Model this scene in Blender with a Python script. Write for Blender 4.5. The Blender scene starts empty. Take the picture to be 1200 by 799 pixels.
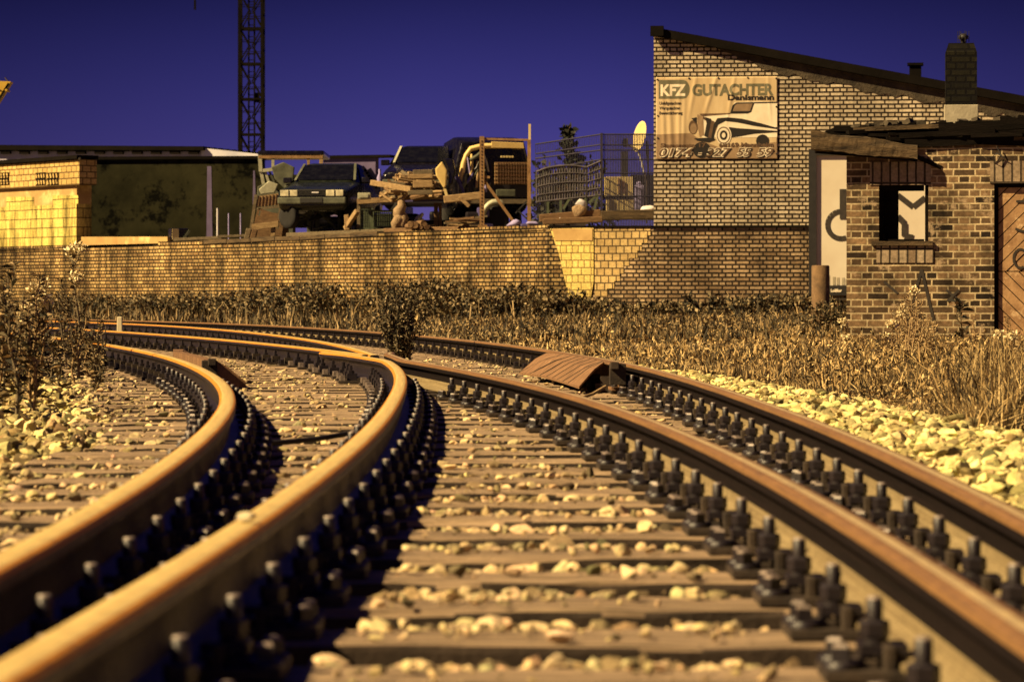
import bpy, bmesh, math, random
import numpy as np
from mathutils import Vector, Matrix

random.seed(7)
RNG = np.random.default_rng(11)
SC = bpy.context.scene
COL = SC.collection
R = math.radians
PI = math.pi

# ------------------------------------------------------------------ camera model
F = 3700.0          # focal length in pixels of the 1200 px wide photograph
VH = 347.0          # horizon row
CZ = 0.62           # camera height


def P(u, v, y):
    return Vector(((u - 600.0) * y / F, y, CZ + (VH - v) * y / F))


# ------------------------------------------------------------------ helpers
def tag(o, label=None, cat=None, group=None, kind=None):
    if label: o['label'] = label
    if cat: o['category'] = cat
    if group: o['group'] = group
    if kind: o['kind'] = kind
    return o


def empty(name, loc=(0, 0, 0), rz=0.0, label=None, cat=None, group=None):
    o = bpy.data.objects.new(name, None)
    o.empty_display_size = 0.2
    COL.objects.link(o)
    o.location = loc
    o.rotation_euler = (0, 0, rz)
    return tag(o, label, cat, group)


def copy_tree(o, parent=None):
    c = o.copy()
    COL.objects.link(c)
    if parent is not None:
        c.parent = parent
    for ch in list(o.children):
        copy_tree(ch, c)
    return c


class MB:
    """collects shapes and links them as ONE mesh object"""
    def __init__(s):
        s.v = []; s.f = []; s.m = []; s.sm = []

    def add(s, verts, faces, mi=0, smooth=False):
        n = len(s.v)
        s.v += [tuple(p) for p in verts]
        for f in faces:
            s.f.append([i + n for i in f]); s.m.append(mi); s.sm.append(smooth)
        return s

    def box(s, c, size, rot=None, mi=0, taper=1.0):
        hx, hy, hz = size[0] / 2, size[1] / 2, size[2] / 2
        pts = []
        for z, t in ((-hz, 1.0), (hz, taper)):
            for x, y in ((-hx, -hy), (hx, -hy), (hx, hy), (-hx, hy)):
                pts.append(Vector((x * t, y * t, z)))
        if rot is not None:
            if not isinstance(rot, Matrix):
                rot = Matrix.Rotation(rot, 3, 'Z')
            pts = [rot @ p for p in pts]
        c = Vector(c)
        s.add([p + c for p in pts], [(3, 2, 1, 0), (4, 5, 6, 7), (0, 1, 5, 4), (1, 2, 6, 5), (2, 3, 7, 6), (3, 0, 4, 7)], mi)
        return s

    def beam(s, a, b, w, h=None, mi=0, up=(0, 0, 1)):
        a = Vector(a); b = Vector(b); h = h or w
        d = b - a
        if d.length < 1e-6: return s
        d.normalize()
        upv = Vector(up)
        if abs(d.dot(upv)) > 0.97: upv = Vector((0, 1, 0))
        sx = d.cross(upv).normalized(); sz = sx.cross(d).normalized()
        pts = []
        for p in (a, b):
            for x, z in ((-1, -1), (1, -1), (1, 1), (-1, 1)):
                pts.append(p + sx * (x * w / 2) + sz * (z * h / 2))
        s.add(pts, [(3, 2, 1, 0), (4, 5, 6, 7), (0, 1, 5, 4), (1, 2, 6, 5), (2, 3, 7, 6), (3, 0, 4, 7)], mi)
        return s

    def tube(s, pts, r, n=6, mi=0, cap=True, smooth=True):
        pts = [Vector(p) for p in pts]
        k = len(pts)
        rs = r if isinstance(r, (list, tuple)) else [r] * k
        out = []
        ref = None
        for i, p in enumerate(pts):
            d = (pts[min(i + 1, k - 1)] - pts[max(i - 1, 0)])
            if d.length < 1e-9: d = Vector((0, 0, 1))
            d.normalize()
            if ref is None:
                ref = Vector((1, 0, 0)) if abs(d.x) < 0.8 else Vector((0, 1, 0))
            a = (ref - d * ref.dot(d)).normalized(); ref = a
            b = d.cross(a)
            for j in range(n):
                t = 2 * PI * j / n
                out.append(p + (a * math.cos(t) + b * math.sin(t)) * rs[i])
        fs = []
        for i in range(k - 1):
            for j in range(n):
                j2 = (j + 1) % n
                fs.append((i * n + j, i * n + j2, (i + 1) * n + j2, (i + 1) * n + j))
        s.add(out, fs, mi, smooth)
        if cap:
            s.add(out[:n], [tuple(reversed(range(n)))], mi)
            s.add(out[-n:], [tuple(range(n))], mi)
        return s

    def lathe(s, c, prof, n=12, mi=0, axis='Z', rot=None, smooth=True):
        c = Vector(c)
        out = []
        for r, h in prof:
            for j in range(n):
                t = 2 * PI * j / n
                p = Vector((r * math.cos(t), r * math.sin(t), h))
                if axis == 'X': p = Vector((h, p.x, p.y))
                if axis == 'Y': p = Vector((p.x, h, p.y))
                if rot is not None: p = rot @ p
                out.append(p + c)
        fs = []
        for i in range(len(prof) - 1):
            for j in range(n):
                j2 = (j + 1) % n
                fs.append((i * n + j, i * n + j2, (i + 1) * n + j2, (i + 1) * n + j))
        s.add(out, fs, mi, smooth)
        s.add(out[:n], [tuple(reversed(range(n)))], mi)
        s.add(out[-n:], [tuple(range(n))], mi)
        return s

    def prism(s, poly, a, b, plane='XZ', mi=0):
        """poly of (p,q) extruded between a and b along the missing axis"""
        def mk(p, q, t):
            return {'XZ': (p, t, q), 'XY': (p, q, t), 'YZ': (t, p, q)}[plane]
        n = len(poly)
        vs = [mk(p, q, a) for p, q in poly] + [mk(p, q, b) for p, q in poly]
        fs = [tuple(range(n)), tuple(reversed(range(n, 2 * n)))]
        for i in range(n):
            j = (i + 1) % n
            fs.append((j, i, n + i, n + j))
        s.add(vs, fs, mi)
        return s

    def build(s, name, mats, parent=None, loc=None, rz=None, bevel=0.0, fix=True):
        me = bpy.data.meshes.new(name)
        me.from_pydata(s.v, [], s.f)
        if not isinstance(mats, (list, tuple)): mats = [mats]
        for m in mats: me.materials.append(m)
        me.polygons.foreach_set('material_index', s.m)
        me.polygons.foreach_set('use_smooth', s.sm)
        if fix:
            bm = bmesh.new(); bm.from_mesh(me)
            bmesh.ops.recalc_face_normals(bm, faces=bm.faces)
            if bevel > 0:
                bmesh.ops.remove_doubles(bm, verts=bm.verts, dist=1e-5)
                bmesh.ops.bevel(bm, geom=[e for e in bm.edges if len(e.link_faces) == 2 and e.calc_face_angle(0) > 0.5],
                                offset=bevel, segments=2, affect='EDGES', profile=0.6)
            bm.to_mesh(me); bm.free()
        me.update()
        o = bpy.data.objects.new(name, me)
        COL.objects.link(o)
        if parent is not None: o.parent = parent
        if loc is not None: o.location = loc
        if rz is not None: o.rotation_euler = (0, 0, rz)
        return o


def np_mesh(name, V, T, mats, cols=None, fmat=None, smooth=False, parent=None):
    """V (n,3), T (m,k) with k = 3 or 4"""
    me = bpy.data.meshes.new(name)
    V = np.asarray(V, np.float32); T = np.asarray(T, np.int32)
    m, k = T.shape
    me.vertices.add(len(V)); me.vertices.foreach_set('co', V.ravel())
    me.loops.add(m * k); me.loops.foreach_set('vertex_index', T.ravel())
    me.polygons.add(m)
    me.polygons.foreach_set('loop_start', np.arange(0, m * k, k, dtype=np.int32))
    try:
        me.polygons.foreach_set('loop_total', np.full(m, k, np.int32))
    except Exception:
        pass
    if not isinstance(mats, (list, tuple)): mats = [mats]
    for mm in mats: me.materials.append(mm)
    if fmat is not None: me.polygons.foreach_set('material_index', np.asarray(fmat, np.int32))
    me.polygons.foreach_set('use_smooth', np.full(m, smooth, bool))
    if cols is not None:
        ca = me.color_attributes.new('Col', 'FLOAT_COLOR', 'POINT')
        c4 = np.ones((len(V), 4), np.float32); c4[:, :3] = cols
        ca.data.foreach_set('color', c4.ravel())
    me.update(calc_edges=True); me.validate()
    o = bpy.data.objects.new(name, me)
    COL.objects.link(o)
    if parent is not None: o.parent = parent
    return o


# ------------------------------------------------------------------ materials
def _new(name):
    m = bpy.data.materials.new(name); m.use_nodes = True
    nt = m.node_tree
    b = nt.nodes['Principled BSDF']
    return m, nt, b


def N(nt, typ, **kw):
    n = nt.nodes.new(typ)
    for k, v in kw.items():
        if k in n.inputs: n.inputs[k].default_value = v
        else: setattr(n, k, v)
    return n


def ramp(nt, fac, stops):
    r = nt.nodes.new('ShaderNodeValToRGB')
    el = r.color_ramp.elements
    while len(el) < len(stops): el.new(0.5)
    for e, (p, c) in zip(el, stops):
        e.position = p
        e.color = (c[0], c[1], c[2], 1) if hasattr(c, '__len__') else (c, c, c, 1)
    nt.links.new(fac, r.inputs[0])
    return r.outputs[0]


def mix(nt, fac, a, b, mode='MIX'):
    n = nt.nodes.new('ShaderNodeMix'); n.data_type = 'RGBA'; n.blend_type = mode
    for sock, val in ((n.inputs[0], fac), (n.inputs[6], a), (n.inputs[7], b)):
        if hasattr(val, 'is_linked'): nt.links.new(val, sock)
        elif hasattr(val, '__len__'): sock.default_value = (val[0], val[1], val[2], 1)
        else: sock.default_value = val
    return n.outputs[2]


def plain(name, c1, c2=None, scale=6.0, rough=0.8, metal=0.0, bump=0.3, stretch=(1, 1, 1), spots=None, spec=0.3, bdist=0.01):
    m, nt, b = _new(name)
    c2 = c2 or tuple(x * 0.55 for x in c1)
    tc = N(nt, 'ShaderNodeTexCoord')
    mp = N(nt, 'ShaderNodeMapping'); mp.inputs['Scale'].default_value = stretch
    oi = N(nt, 'ShaderNodeObjectInfo'); om = N(nt, 'ShaderNodeVectorMath', operation='MULTIPLY_ADD')
    om.inputs[1].default_value = (37.0, 23.0, 11.0)
    nt.links.new(oi.outputs['Random'], om.inputs[0]); nt.links.new(tc.outputs['Object'], om.inputs[2])
    nt.links.new(om.outputs[0], mp.inputs[0])
    no = N(nt, 'ShaderNodeTexNoise', Scale=scale, Detail=7.0, Roughness=0.65)
    nt.links.new(mp.outputs[0], no.inputs[0])
    col = ramp(nt, no.outputs[0], [(0.3, c2), (0.7, c1)])
    if spots:
        n2 = N(nt, 'ShaderNodeTexNoise', Scale=spots[1], Detail=4.0, Roughness=0.7)
        nt.links.new(mp.outputs[0], n2.inputs[0])
        f = ramp(nt, n2.outputs[0], [(spots[2], 0.0), (spots[2] + 0.1, 1.0)])
        col = mix(nt, f, col, spots[0])
    nt.links.new(col, b.inputs['Base Color'])
    b.inputs['Roughness'].default_value = rough
    b.inputs['Metallic'].default_value = metal
    b.inputs['Specular IOR Level'].default_value = spec
    if bump > 0:
        n3 = N(nt, 'ShaderNodeTexNoise', Scale=scale * 6, Detail=5.0, Roughness=0.7)
        nt.links.new(mp.outputs[0], n3.inputs[0])
        bp = N(nt, 'ShaderNodeBump', Strength=bump, Distance=bdist)
        nt.links.new(n3.outputs[0], bp.inputs['Height'])
        nt.links.new(bp.outputs[0], b.inputs['Normal'])
    return m


def attr_mat(name, rough=0.85, bump=0.0, scale=40, spec=0.2, trans=0.0):
    m, nt, b = _new(name)
    a = N(nt, 'ShaderNodeAttribute', attribute_name='Col')
    col = a.outputs['Color']
    if bump > 0:
        tc = N(nt, 'ShaderNodeTexCoord')
        no = N(nt, 'ShaderNodeTexNoise', Scale=scale, Detail=6.0, Roughness=0.7)
        nt.links.new(tc.outputs['Object'], no.inputs[0])
        col = mix(nt, 1.0, col, ramp(nt, no.outputs[0], [(0.3, 0.55), (0.65, 1.1)]), 'MULTIPLY')
        bp = N(nt, 'ShaderNodeBump', Strength=bump, Distance=0.006)
        nt.links.new(no.outputs[0], bp.inputs['Height'])
        nt.links.new(bp.outputs[0], b.inputs['Normal'])
    nt.links.new(col, b.inputs['Base Color'])
    b.inputs['Roughness'].default_value = rough
    b.inputs['Specular IOR Level'].default_value = spec
    return m


def brick(name, c1, c2, mortar, bw=0.26, bh=0.0833, ms=0.012, squash=0.5, sqf=2, stain=(0.35, 1.15), sscale=0.8,
          bump=0.9, streak=True, offset=0.5, extra=None, soot=None):
    m, nt, b = _new(name)
    tc = N(nt, 'ShaderNodeTexCoord')
    sp = N(nt, 'ShaderNodeSeparateXYZ'); nt.links.new(tc.outputs['Object'], sp.inputs[0])
    cb = N(nt, 'ShaderNodeCombineXYZ')
    ad = N(nt, 'ShaderNodeMath', operation='ADD'); nt.links.new(sp.outputs[0], ad.inputs[0]); nt.links.new(sp.outputs[1], ad.inputs[1])
    nt.links.new(ad.outputs[0], cb.inputs[0]); nt.links.new(sp.outputs[2], cb.inputs[1])
    # slight wobble so that courses are not ruled lines
    wn = N(nt, 'ShaderNodeTexNoise', Scale=3.0, Detail=3.0)
    nt.links.new(cb.outputs[0], wn.inputs[0])
    vm = N(nt, 'ShaderNodeVectorMath', operation='MULTIPLY_ADD')
    vm.inputs[1].default_value = (0.02, 0.012, 0)
    nt.links.new(wn.outputs['Color'], vm.inputs[0]); nt.links.new(cb.outputs[0], vm.inputs[2])
    br = N(nt, 'ShaderNodeTexBrick', Scale=1.0)
    br.offset = offset; br.offset_frequency = 2; br.squash = squash; br.squash_frequency = sqf
    br.inputs['Mortar Size'].default_value = ms; br.inputs['Mortar Smooth'].default_value = 0.15
    br.inputs['Brick Width'].default_value = bw; br.inputs['Row Height'].default_value = bh
    br.inputs['Bias'].default_value = 0.0
    br.inputs['Color1'].default_value = (*c1, 1); br.inputs['Color2'].default_value = (*c2, 1); br.inputs['Mortar'].default_value = (*mortar, 1)
    nt.links.new(vm.outputs[0], br.inputs[0])
    col = br.outputs[0]
    n1 = N(nt, 'ShaderNodeTexNoise', Scale=sscale, Detail=8.0, Roughness=0.65)
    nt.links.new(cb.outputs[0], n1.inputs[0])
    col = mix(nt, 1.0, col, ramp(nt, n1.outputs[0], [(0.32, stain[0]), (0.62, stain[1])]), 'MULTIPLY')
    n4 = N(nt, 'ShaderNodeTexNoise', Scale=22.0, Detail=5.0, Roughness=0.7)
    nt.links.new(cb.outputs[0], n4.inputs[0])
    col = mix(nt, 1.0, col, ramp(nt, n4.outputs[0], [(0.3, 0.55), (0.65, 1.15)]), 'MULTIPLY')
    if streak:
        mp = N(nt, 'ShaderNodeMapping'); mp.inputs['Scale'].default_value = (1.6, 0.22, 1)
        nt.links.new(cb.outputs[0], mp.inputs[0])
        n2 = N(nt, 'ShaderNodeTexNoise', Scale=1.5, Detail=6.0, Roughness=0.7)
        nt.links.new(mp.outputs[0], n2.inputs[0])
        col = mix(nt, 1.0, col, ramp(nt, n2.outputs[0], [(0.38, 0.28), (0.54, 1.0)]), 'MULTIPLY')
    if extra:   # (colour, scale, threshold): patches of efflorescence or missing face
        n5 = N(nt, 'ShaderNodeTexNoise', Scale=extra[1], Detail=6.0, Roughness=0.7)
        nt.links.new(cb.outputs[0], n5.inputs[0])
        col = mix(nt, ramp(nt, n5.outputs[0], [(extra[2], 0.0), (extra[2] + 0.07, 0.8)]), col, extra[0])
    nt.links.new(col, b.inputs['Base Color'])
    b.inputs['Roughness'].default_value = 0.9
    b.inputs['Specular IOR Level'].default_value = 0.15
    h = N(nt, 'ShaderNodeMath', operation='MULTIPLY_ADD')
    h.inputs[1].default_value = -1.0
    nt.links.new(br.outputs['Fac'], h.inputs[0])
    sc = N(nt, 'ShaderNodeMath', operation='MULTIPLY'); sc.inputs[1].default_value = 0.5
    nt.links.new(n4.outputs[0], sc.inputs[0]); nt.links.new(sc.outputs[0], h.inputs[2])
    bp = N(nt, 'ShaderNodeBump', Strength=bump, Distance=0.012)
    nt.links.new(h.outputs[0], bp.inputs['Height']); nt.links.new(bp.outputs[0], b.inputs['Normal'])
    return m


def rail_mat(name, c1, c2, rough, metal, spec=0.5, edge=None):
    m, nt, b = _new(name)
    uv = N(nt, 'ShaderNodeUVMap')
    mp = N(nt, 'ShaderNodeMapping'); mp.inputs['Scale'].default_value = (1.2, 260.0, 1)
    nt.links.new(uv.outputs[0], mp.inputs[0])
    no = N(nt, 'ShaderNodeTexNoise', Scale=1.0, Detail=6.0, Roughness=0.6)
    nt.links.new(mp.outputs[0], no.inputs[0])
    col = ramp(nt, no.outputs[0], [(0.35, c2), (0.65, c1)])
    tc = N(nt, 'ShaderNodeTexCoord')
    n2 = N(nt, 'ShaderNodeTexNoise', Scale=45.0, Detail=6.0, Roughness=0.75)
    nt.links.new(tc.outputs['Object'], n2.inputs[0])
    col = mix(nt, 1.0, col, ramp(nt, n2.outputs[0], [(0.3, 0.6), (0.6, 1.1)]), 'MULTIPLY')
    nt.links.new(col, b.inputs['Base Color'])
    b.inputs['Metallic'].default_value = metal
    b.inputs['Specular IOR Level'].default_value = spec
    rr = ramp(nt, n2.outputs[0], [(0.3, rough - 0.1), (0.7, rough + 0.15)])
    nt.links.new(rr, b.inputs['Roughness'])
    bp = N(nt, 'ShaderNodeBump', Strength=0.12, Distance=0.003)
    nt.links.new(no.outputs[0], bp.inputs['Height']); nt.links.new(bp.outputs[0], b.inputs['Normal'])
    return m


def glossy(name, c, rough=0.15, spec=0.5, metal=0.0):
    m, nt, b = _new(name)
    tc = N(nt, 'ShaderNodeTexCoord')
    no = N(nt, 'ShaderNodeTexNoise', Scale=9.0, Detail=5.0)
    nt.links.new(tc.outputs['Object'], no.inputs[0])
    col = ramp(nt, no.outputs[0], [(0.35, tuple(x * 0.6 for x in c)), (0.65, c)])
    nt.links.new(col, b.inputs['Base Color'])
    nt.links.new(ramp(nt, no.outputs[0], [(0.3, rough), (0.7, rough + 0.25)]), b.inputs['Roughness'])
    b.inputs['Specular IOR Level'].default_value = spec
    b.inputs['Metallic'].default_value = metal
    return m


M = {}
M['rail_run'] = rail_mat('polished_rail_steel', (0.72, 0.53, 0.20), (0.50, 0.35, 0.12), 0.42, 0.0, 0.35)
M['rail_edge'] = rail_mat('brown_rail_steel', (0.66, 0.27, 0.03), (0.40, 0.17, 0.022), 0.5, 0.0, 0.3)
M['rail_brown_run'] = rail_mat('glint_rail_steel_band', (0.56, 0.43, 0.22), (0.40, 0.28, 0.13), 0.35, 0.0, 0.5)  # bright strip: sun glint along the head put into the colour
M['rail_brown'] = rail_mat('low_sheen_rail_steel', (0.28, 0.145, 0.05), (0.13, 0.07, 0.026), 0.42, 0.0, 0.45)  # browner tone paints the weaker sun sheen on these heads
M['rail_dark'] = rail_mat('shaded_rail_rust', (0.017, 0.010, 0.013), (0.006, 0.004, 0.005), 0.42, 0.0, 0.5)  # rust darkened to paint the shade on flank and foot
M['rail_black'] = rail_mat('shaded_rail_web', (0.014, 0.009, 0.009), (0.005, 0.004, 0.004), 0.7, 0.0, 0.08)  # near black paints the shade below the overhanging head
M['rail_foot'] = rail_mat('sunlit_foot_rust', (0.27, 0.21, 0.11), (0.14, 0.10, 0.05), 0.8, 0.0, 0.2)  # pale tone paints sunlight on the foot and lower web
M['plate'] = plain('baseplate_rust', (0.060, 0.042, 0.028), (0.016, 0.012, 0.010), 14, 0.75, 0.0, 0.3)
M['bolt'] = plain('bolt_iron', (0.020, 0.014, 0.016), (0.007, 0.005, 0.007), 25, 0.42, 0.0, 0.2, spec=0.5)
M['screw'] = plain('lit_screw_iron', (0.30, 0.235, 0.19), (0.10, 0.08, 0.065), 25, 0.4, 0.0, 0.2, spec=0.5)  # pale iron: light on bolt and screw tops put into the colour
M['sleeper_side'] = plain('shaded_creosote_side', (0.045, 0.03, 0.02), (0.02, 0.014, 0.01), 8, 0.95, 0, 0.8)  # creosote tone, with the shade on the side faces painted in
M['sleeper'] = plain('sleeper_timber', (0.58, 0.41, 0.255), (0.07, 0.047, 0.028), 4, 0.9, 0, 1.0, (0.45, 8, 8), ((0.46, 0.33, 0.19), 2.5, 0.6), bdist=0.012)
M['stone'] = attr_mat('ballast_limestone', 0.9, 0.5, 60)
M['leaf'] = attr_mat('leaf_and_straw', 0.75, spec=0.25)
M['ground'] = plain('dirt_ground', (0.26, 0.185, 0.095), (0.08, 0.056, 0.03), 1.2, 0.95, 0, 1.0, bdist=0.04)
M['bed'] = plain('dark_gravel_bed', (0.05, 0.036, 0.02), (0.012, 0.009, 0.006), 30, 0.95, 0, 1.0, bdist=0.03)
M['yard'] = plain('yard_soil', (0.12, 0.10, 0.07), (0.05, 0.04, 0.03), 2, 0.95, 0, 0.6)
M['wall_brick'] = brick('retaining_wall_brick', (0.56, 0.38, 0.155), (0.25, 0.15, 0.06), (0.022, 0.015, 0.008), bw=0.25, ms=0.016, stain=(0.22, 1.25), sscale=0.7)
M['bld_brick'] = brick('sand_brick', (0.62, 0.52, 0.36), (0.45, 0.36, 0.24), (0.035, 0.024, 0.014), bw=0.27, ms=0.017, stain=(0.5, 1.15), sscale=1.1, streak=False)
M['low_brick'] = brick('old_brown_brick', (0.46, 0.33, 0.19), (0.26, 0.17, 0.09), (0.035, 0.024, 0.014), bw=0.27, ms=0.018, stain=(0.35, 1.2), sscale=1.3, streak=False)
M['square_brick'] = brick('square_header_block', (0.60, 0.43, 0.18), (0.44, 0.30, 0.12), (0.09, 0.06, 0.03), bw=0.17, bh=0.148, ms=0.013, squash=1.0, stain=(0.6, 1.15), streak=False)
M['new_block'] = brick('pale_patch_block', (0.78, 0.60, 0.19), (0.62, 0.45, 0.13), (0.16, 0.11, 0.04), bw=0.22, bh=0.15, ms=0.009, squash=0.6, stain=(0.7, 1.1), streak=False)
M['shed_brick'] = brick('weathered_shed_brick', (0.26, 0.165, 0.085), (0.020, 0.014, 0.010), (0.48, 0.38, 0.22), bw=0.26, ms=0.010, stain=(0.25, 1.3), sscale=2.2, streak=False, extra=((0.42, 0.31, 0.19), 3.2, 0.57))
M['soldier'] = brick('pale_soldier_brick', (0.42, 0.33, 0.22), (0.26, 0.18, 0.11), (0.06, 0.045, 0.03), bw=0.105, bh=0.4, ms=0.012, squash=1.0, stain=(0.5, 1.15), offset=0.0, streak=False)
M['sooty'] = brick('sooty_chimney_brick', (0.018, 0.016, 0.008), (0.008, 0.007, 0.005), (0.004, 0.003, 0.003), bw=0.25, ms=0.014, stain=(0.5, 1.1), streak=False)
M['block_lower'] = brick('yellow_block_wall', (0.78, 0.63, 0.17), (0.65, 0.50, 0.13), (0.22, 0.16, 0.05), bw=0.55, bh=0.235, ms=0.014, squash=1.0, stain=(0.75, 1.1), streak=True)
M['block_upper'] = brick('orange_block_wall', (0.66, 0.46, 0.16), (0.52, 0.34, 0.11), (0.16, 0.10, 0.04), bw=0.24, bh=0.155, ms=0.016, squash=1.0, stain=(0.7, 1.1), streak=False)
M['ochre_render'] = plain('ochre_render', (0.48, 0.32, 0.12), (0.33, 0.20, 0.07), 2.5, 0.9, 0, 0.4, spots=((0.62, 0.46, 0.18), 1.2, 0.55))
M['mortar_smear'] = plain('cement_smear', (0.085, 0.066, 0.042), (0.022, 0.017, 0.011), 3, 0.95, 0, 0.9, bdist=0.03)
M['dark_render'] = plain('mouldy_render', (0.034, 0.032, 0.015), (0.010, 0.010, 0.005), 0.9, 0.95, 0, 0.5, spots=((0.003, 0.003, 0.002), 1.7, 0.54), spec=0.04)
M['lilac_render'] = plain('lilac_grey_render', (0.15, 0.12, 0.22), (0.08, 0.06, 0.12), 1.6, 0.9, 0, 0.3)
M['white_render'] = plain('grey_white_render', (0.42, 0.39, 0.46), (0.26, 0.24, 0.30), 0.8, 0.9, 0, 0.3)
M['roof_dark'] = plain('tarred_roof', (0.010, 0.008, 0.006), (0.005, 0.004, 0.003), 2, 0.9, 0, 0.5, spec=0.04)
M['roof_light'] = plain('corrugated_light_roof', (0.62, 0.60, 0.62), (0.42, 0.42, 0.48), 1, 0.6, 0, 0.2)
M['old_beam'] = plain('rotten_timber', (0.15, 0.10, 0.05), (0.012, 0.009, 0.006), 3, 0.95, 0, 1.0, (0.9, 6, 6), bdist=0.02)
M['black_beam'] = plain('charred_timber', (0.012, 0.009, 0.007), (0.004, 0.0035, 0.003), 3, 0.95, 0, 0.9, (0.6, 5, 5), spec=0.04)
M['door_wood'] = plain('weathered_door_wood', (0.46, 0.28, 0.135), (0.22, 0.12, 0.055), 5, 0.85, 0, 0.5, spots=((0.60, 0.42, 0.23), 4, 0.55))
M['concrete'] = plain('old_concrete', (0.42, 0.37, 0.26), (0.26, 0.22, 0.15), 4, 0.95, 0, 0.6)
M['bollard'] = plain('rusty_concrete', (0.19, 0.115, 0.055), (0.08, 0.05, 0.028), 7, 0.95, 0, 0.7, spots=((0.30, 0.22, 0.13), 9, 0.6))
M['sheet_white'] = plain('blank_poster_paper', (0.66, 0.60, 0.46), (0.56, 0.48, 0.35), 0.9, 0.8, 0, 0.05)
M['banner'] = plain('tarpaulin_banner', (0.60, 0.47, 0.27), (0.46, 0.33, 0.17), 1.6, 0.7, 0, 0.05, (3, 1, 0.5))
M['ink_green'] = plain('faded_green_ink', (0.16, 0.15, 0.09), (0.10, 0.09, 0.05), 5, 0.8, 0, 0)
M['ink_black'] = plain('black_ink', (0.018, 0.013, 0.010), (0.010, 0.008, 0.007), 5, 0.8, 0, 0)
M['ink_brown'] = plain('brown_ink', (0.13, 0.075, 0.04), (0.07, 0.04, 0.022), 5, 0.8, 0, 0)
M['ink_mid'] = plain('mid_brown_ink', (0.30, 0.20, 0.11), (0.20, 0.13, 0.07), 4, 0.8, 0, 0)
M['ink_white'] = plain('white_ink', (0.80, 0.70, 0.52), (0.68, 0.58, 0.40), 5, 0.8, 0, 0)
M['spray'] = plain('spray_paint', (0.02, 0.016, 0.014), (0.05, 0.04, 0.03), 12, 0.8, 0, 0)
M['black_metal'] = plain('black_metal', (0.022, 0.019, 0.017), (0.010, 0.009, 0.008), 6, 0.6, 0, 0.2, spec=0.4)
M['crane_metal'] = plain('crane_paint', (0.010, 0.008, 0.005), (0.005, 0.004, 0.003), 1, 0.7, 0, 0, spec=0.04)
M['yellow_paint'] = plain('yellow_machine_paint', (0.70, 0.46, 0.06), (0.50, 0.30, 0.04), 1, 0.6, 0, 0)
M['rusty'] = plain('orange_rust_steel', (0.34, 0.20, 0.085), (0.17, 0.09, 0.035), 8, 0.85, 0, 0.4)
M['ramp_rust'] = plain('rusty_ramp_plate', (0.27, 0.145, 0.07), (0.09, 0.048, 0.024), 5, 0.8, 0, 0.6, (2, 5, 1), spots=((0.40, 0.26, 0.13), 6, 0.6))
M['pale_wood'] = plain('pale_scrap_wood', (0.42, 0.29, 0.14), (0.18, 0.11, 0.05), 7, 0.9, 0, 0.5, (1, 5, 5))
M['grey_wood'] = plain('grey_scrap_wood', (0.20, 0.155, 0.09), (0.08, 0.06, 0.035), 7, 0.9, 0, 0.5, (1, 5, 5))
M['brown_wood'] = plain('brown_scrap_wood', (0.22, 0.13, 0.06), (0.09, 0.05, 0.025), 7, 0.9, 0, 0.5, (1, 5, 5))
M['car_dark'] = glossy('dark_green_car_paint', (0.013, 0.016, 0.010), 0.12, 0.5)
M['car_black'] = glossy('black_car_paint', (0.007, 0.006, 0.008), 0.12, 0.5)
M['car_yellow'] = plain('yellow_car_paint', (0.70, 0.52, 0.20), (0.55, 0.38, 0.13), 3, 0.5, 0, 0.1)
M['car_green'] = plain('faded_green_panel', (0.13, 0.135, 0.085), (0.04, 0.042, 0.028), 5, 0.7, 0, 0.2)
M['glass'] = glossy('dark_car_glass', (0.005, 0.005, 0.005), 0.08, 0.4)
M['lamp_glass'] = glossy('headlight_glass', (0.62, 0.56, 0.36), 0.2, 0.6)
M['rubber'] = plain('tyre_rubber', (0.02, 0.019, 0.018), (0.012, 0.011, 0.010), 8, 0.9, 0, 0.3)
M['hub'] = plain('hubcap_grey', (0.50, 0.49, 0.34), (0.28, 0.27, 0.18), 8, 0.5, 0.2, 0.1)
M['grille'] = plain('grille_plastic', (0.03, 0.028, 0.026), (0.015, 0.014, 0.013), 8, 0.7, 0, 0.2)
M['seat'] = plain('car_seat_cloth', (0.012, 0.010, 0.008), (0.006, 0.005, 0.004), 8, 0.95, 0, 0.2)
M['wire'] = plain('galvanised_wire', (0.11, 0.095, 0.10), (0.05, 0.045, 0.05), 6, 0.6, 0.2, 0)
M['wire_dark'] = plain('dark_fence_wire', (0.035, 0.03, 0.055), (0.018, 0.016, 0.03), 6, 0.7, 0, 0)
M['wire_green'] = plain('green_crate_wire', (0.10, 0.12, 0.07), (0.05, 0.06, 0.035), 6, 0.7, 0, 0)
M['cab_yellow'] = plain('cream_sheet_metal', (0.68, 0.55, 0.26), (0.54, 0.41, 0.17), 3, 0.7, 0, 0.1, spots=((0.34, 0.20, 0.09), 4, 0.72))
M['dish'] = plain('dish_enamel', (0.72, 0.58, 0.26), (0.58, 0.44, 0.18), 3, 0.6, 0, 0.05)
M['pale_metal'] = plain('pale_painted_metal', (0.62, 0.58, 0.56), (0.44, 0.42, 0.42), 5, 0.6, 0, 0.1)
M['lilac_cloth'] = plain('lilac_plastic_sheet', (0.36, 0.32, 0.55), (0.20, 0.17, 0.34), 5, 0.7, 0, 0.4)
M['blue_metal'] = plain('blue_scrap_metal', (0.10, 0.085, 0.24), (0.05, 0.04, 0.12), 5, 0.7, 0, 0.2)
M['tarp'] = plain('brown_cloth', (0.42, 0.30, 0.17), (0.20, 0.13, 0.07), 5, 0.9, 0, 0.8, bdist=0.04)
M['cable'] = plain('black_rubber_cable', (0.03, 0.024, 0.018), (0.016, 0.013, 0.010), 20, 0.7, 0, 0.1)
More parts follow.
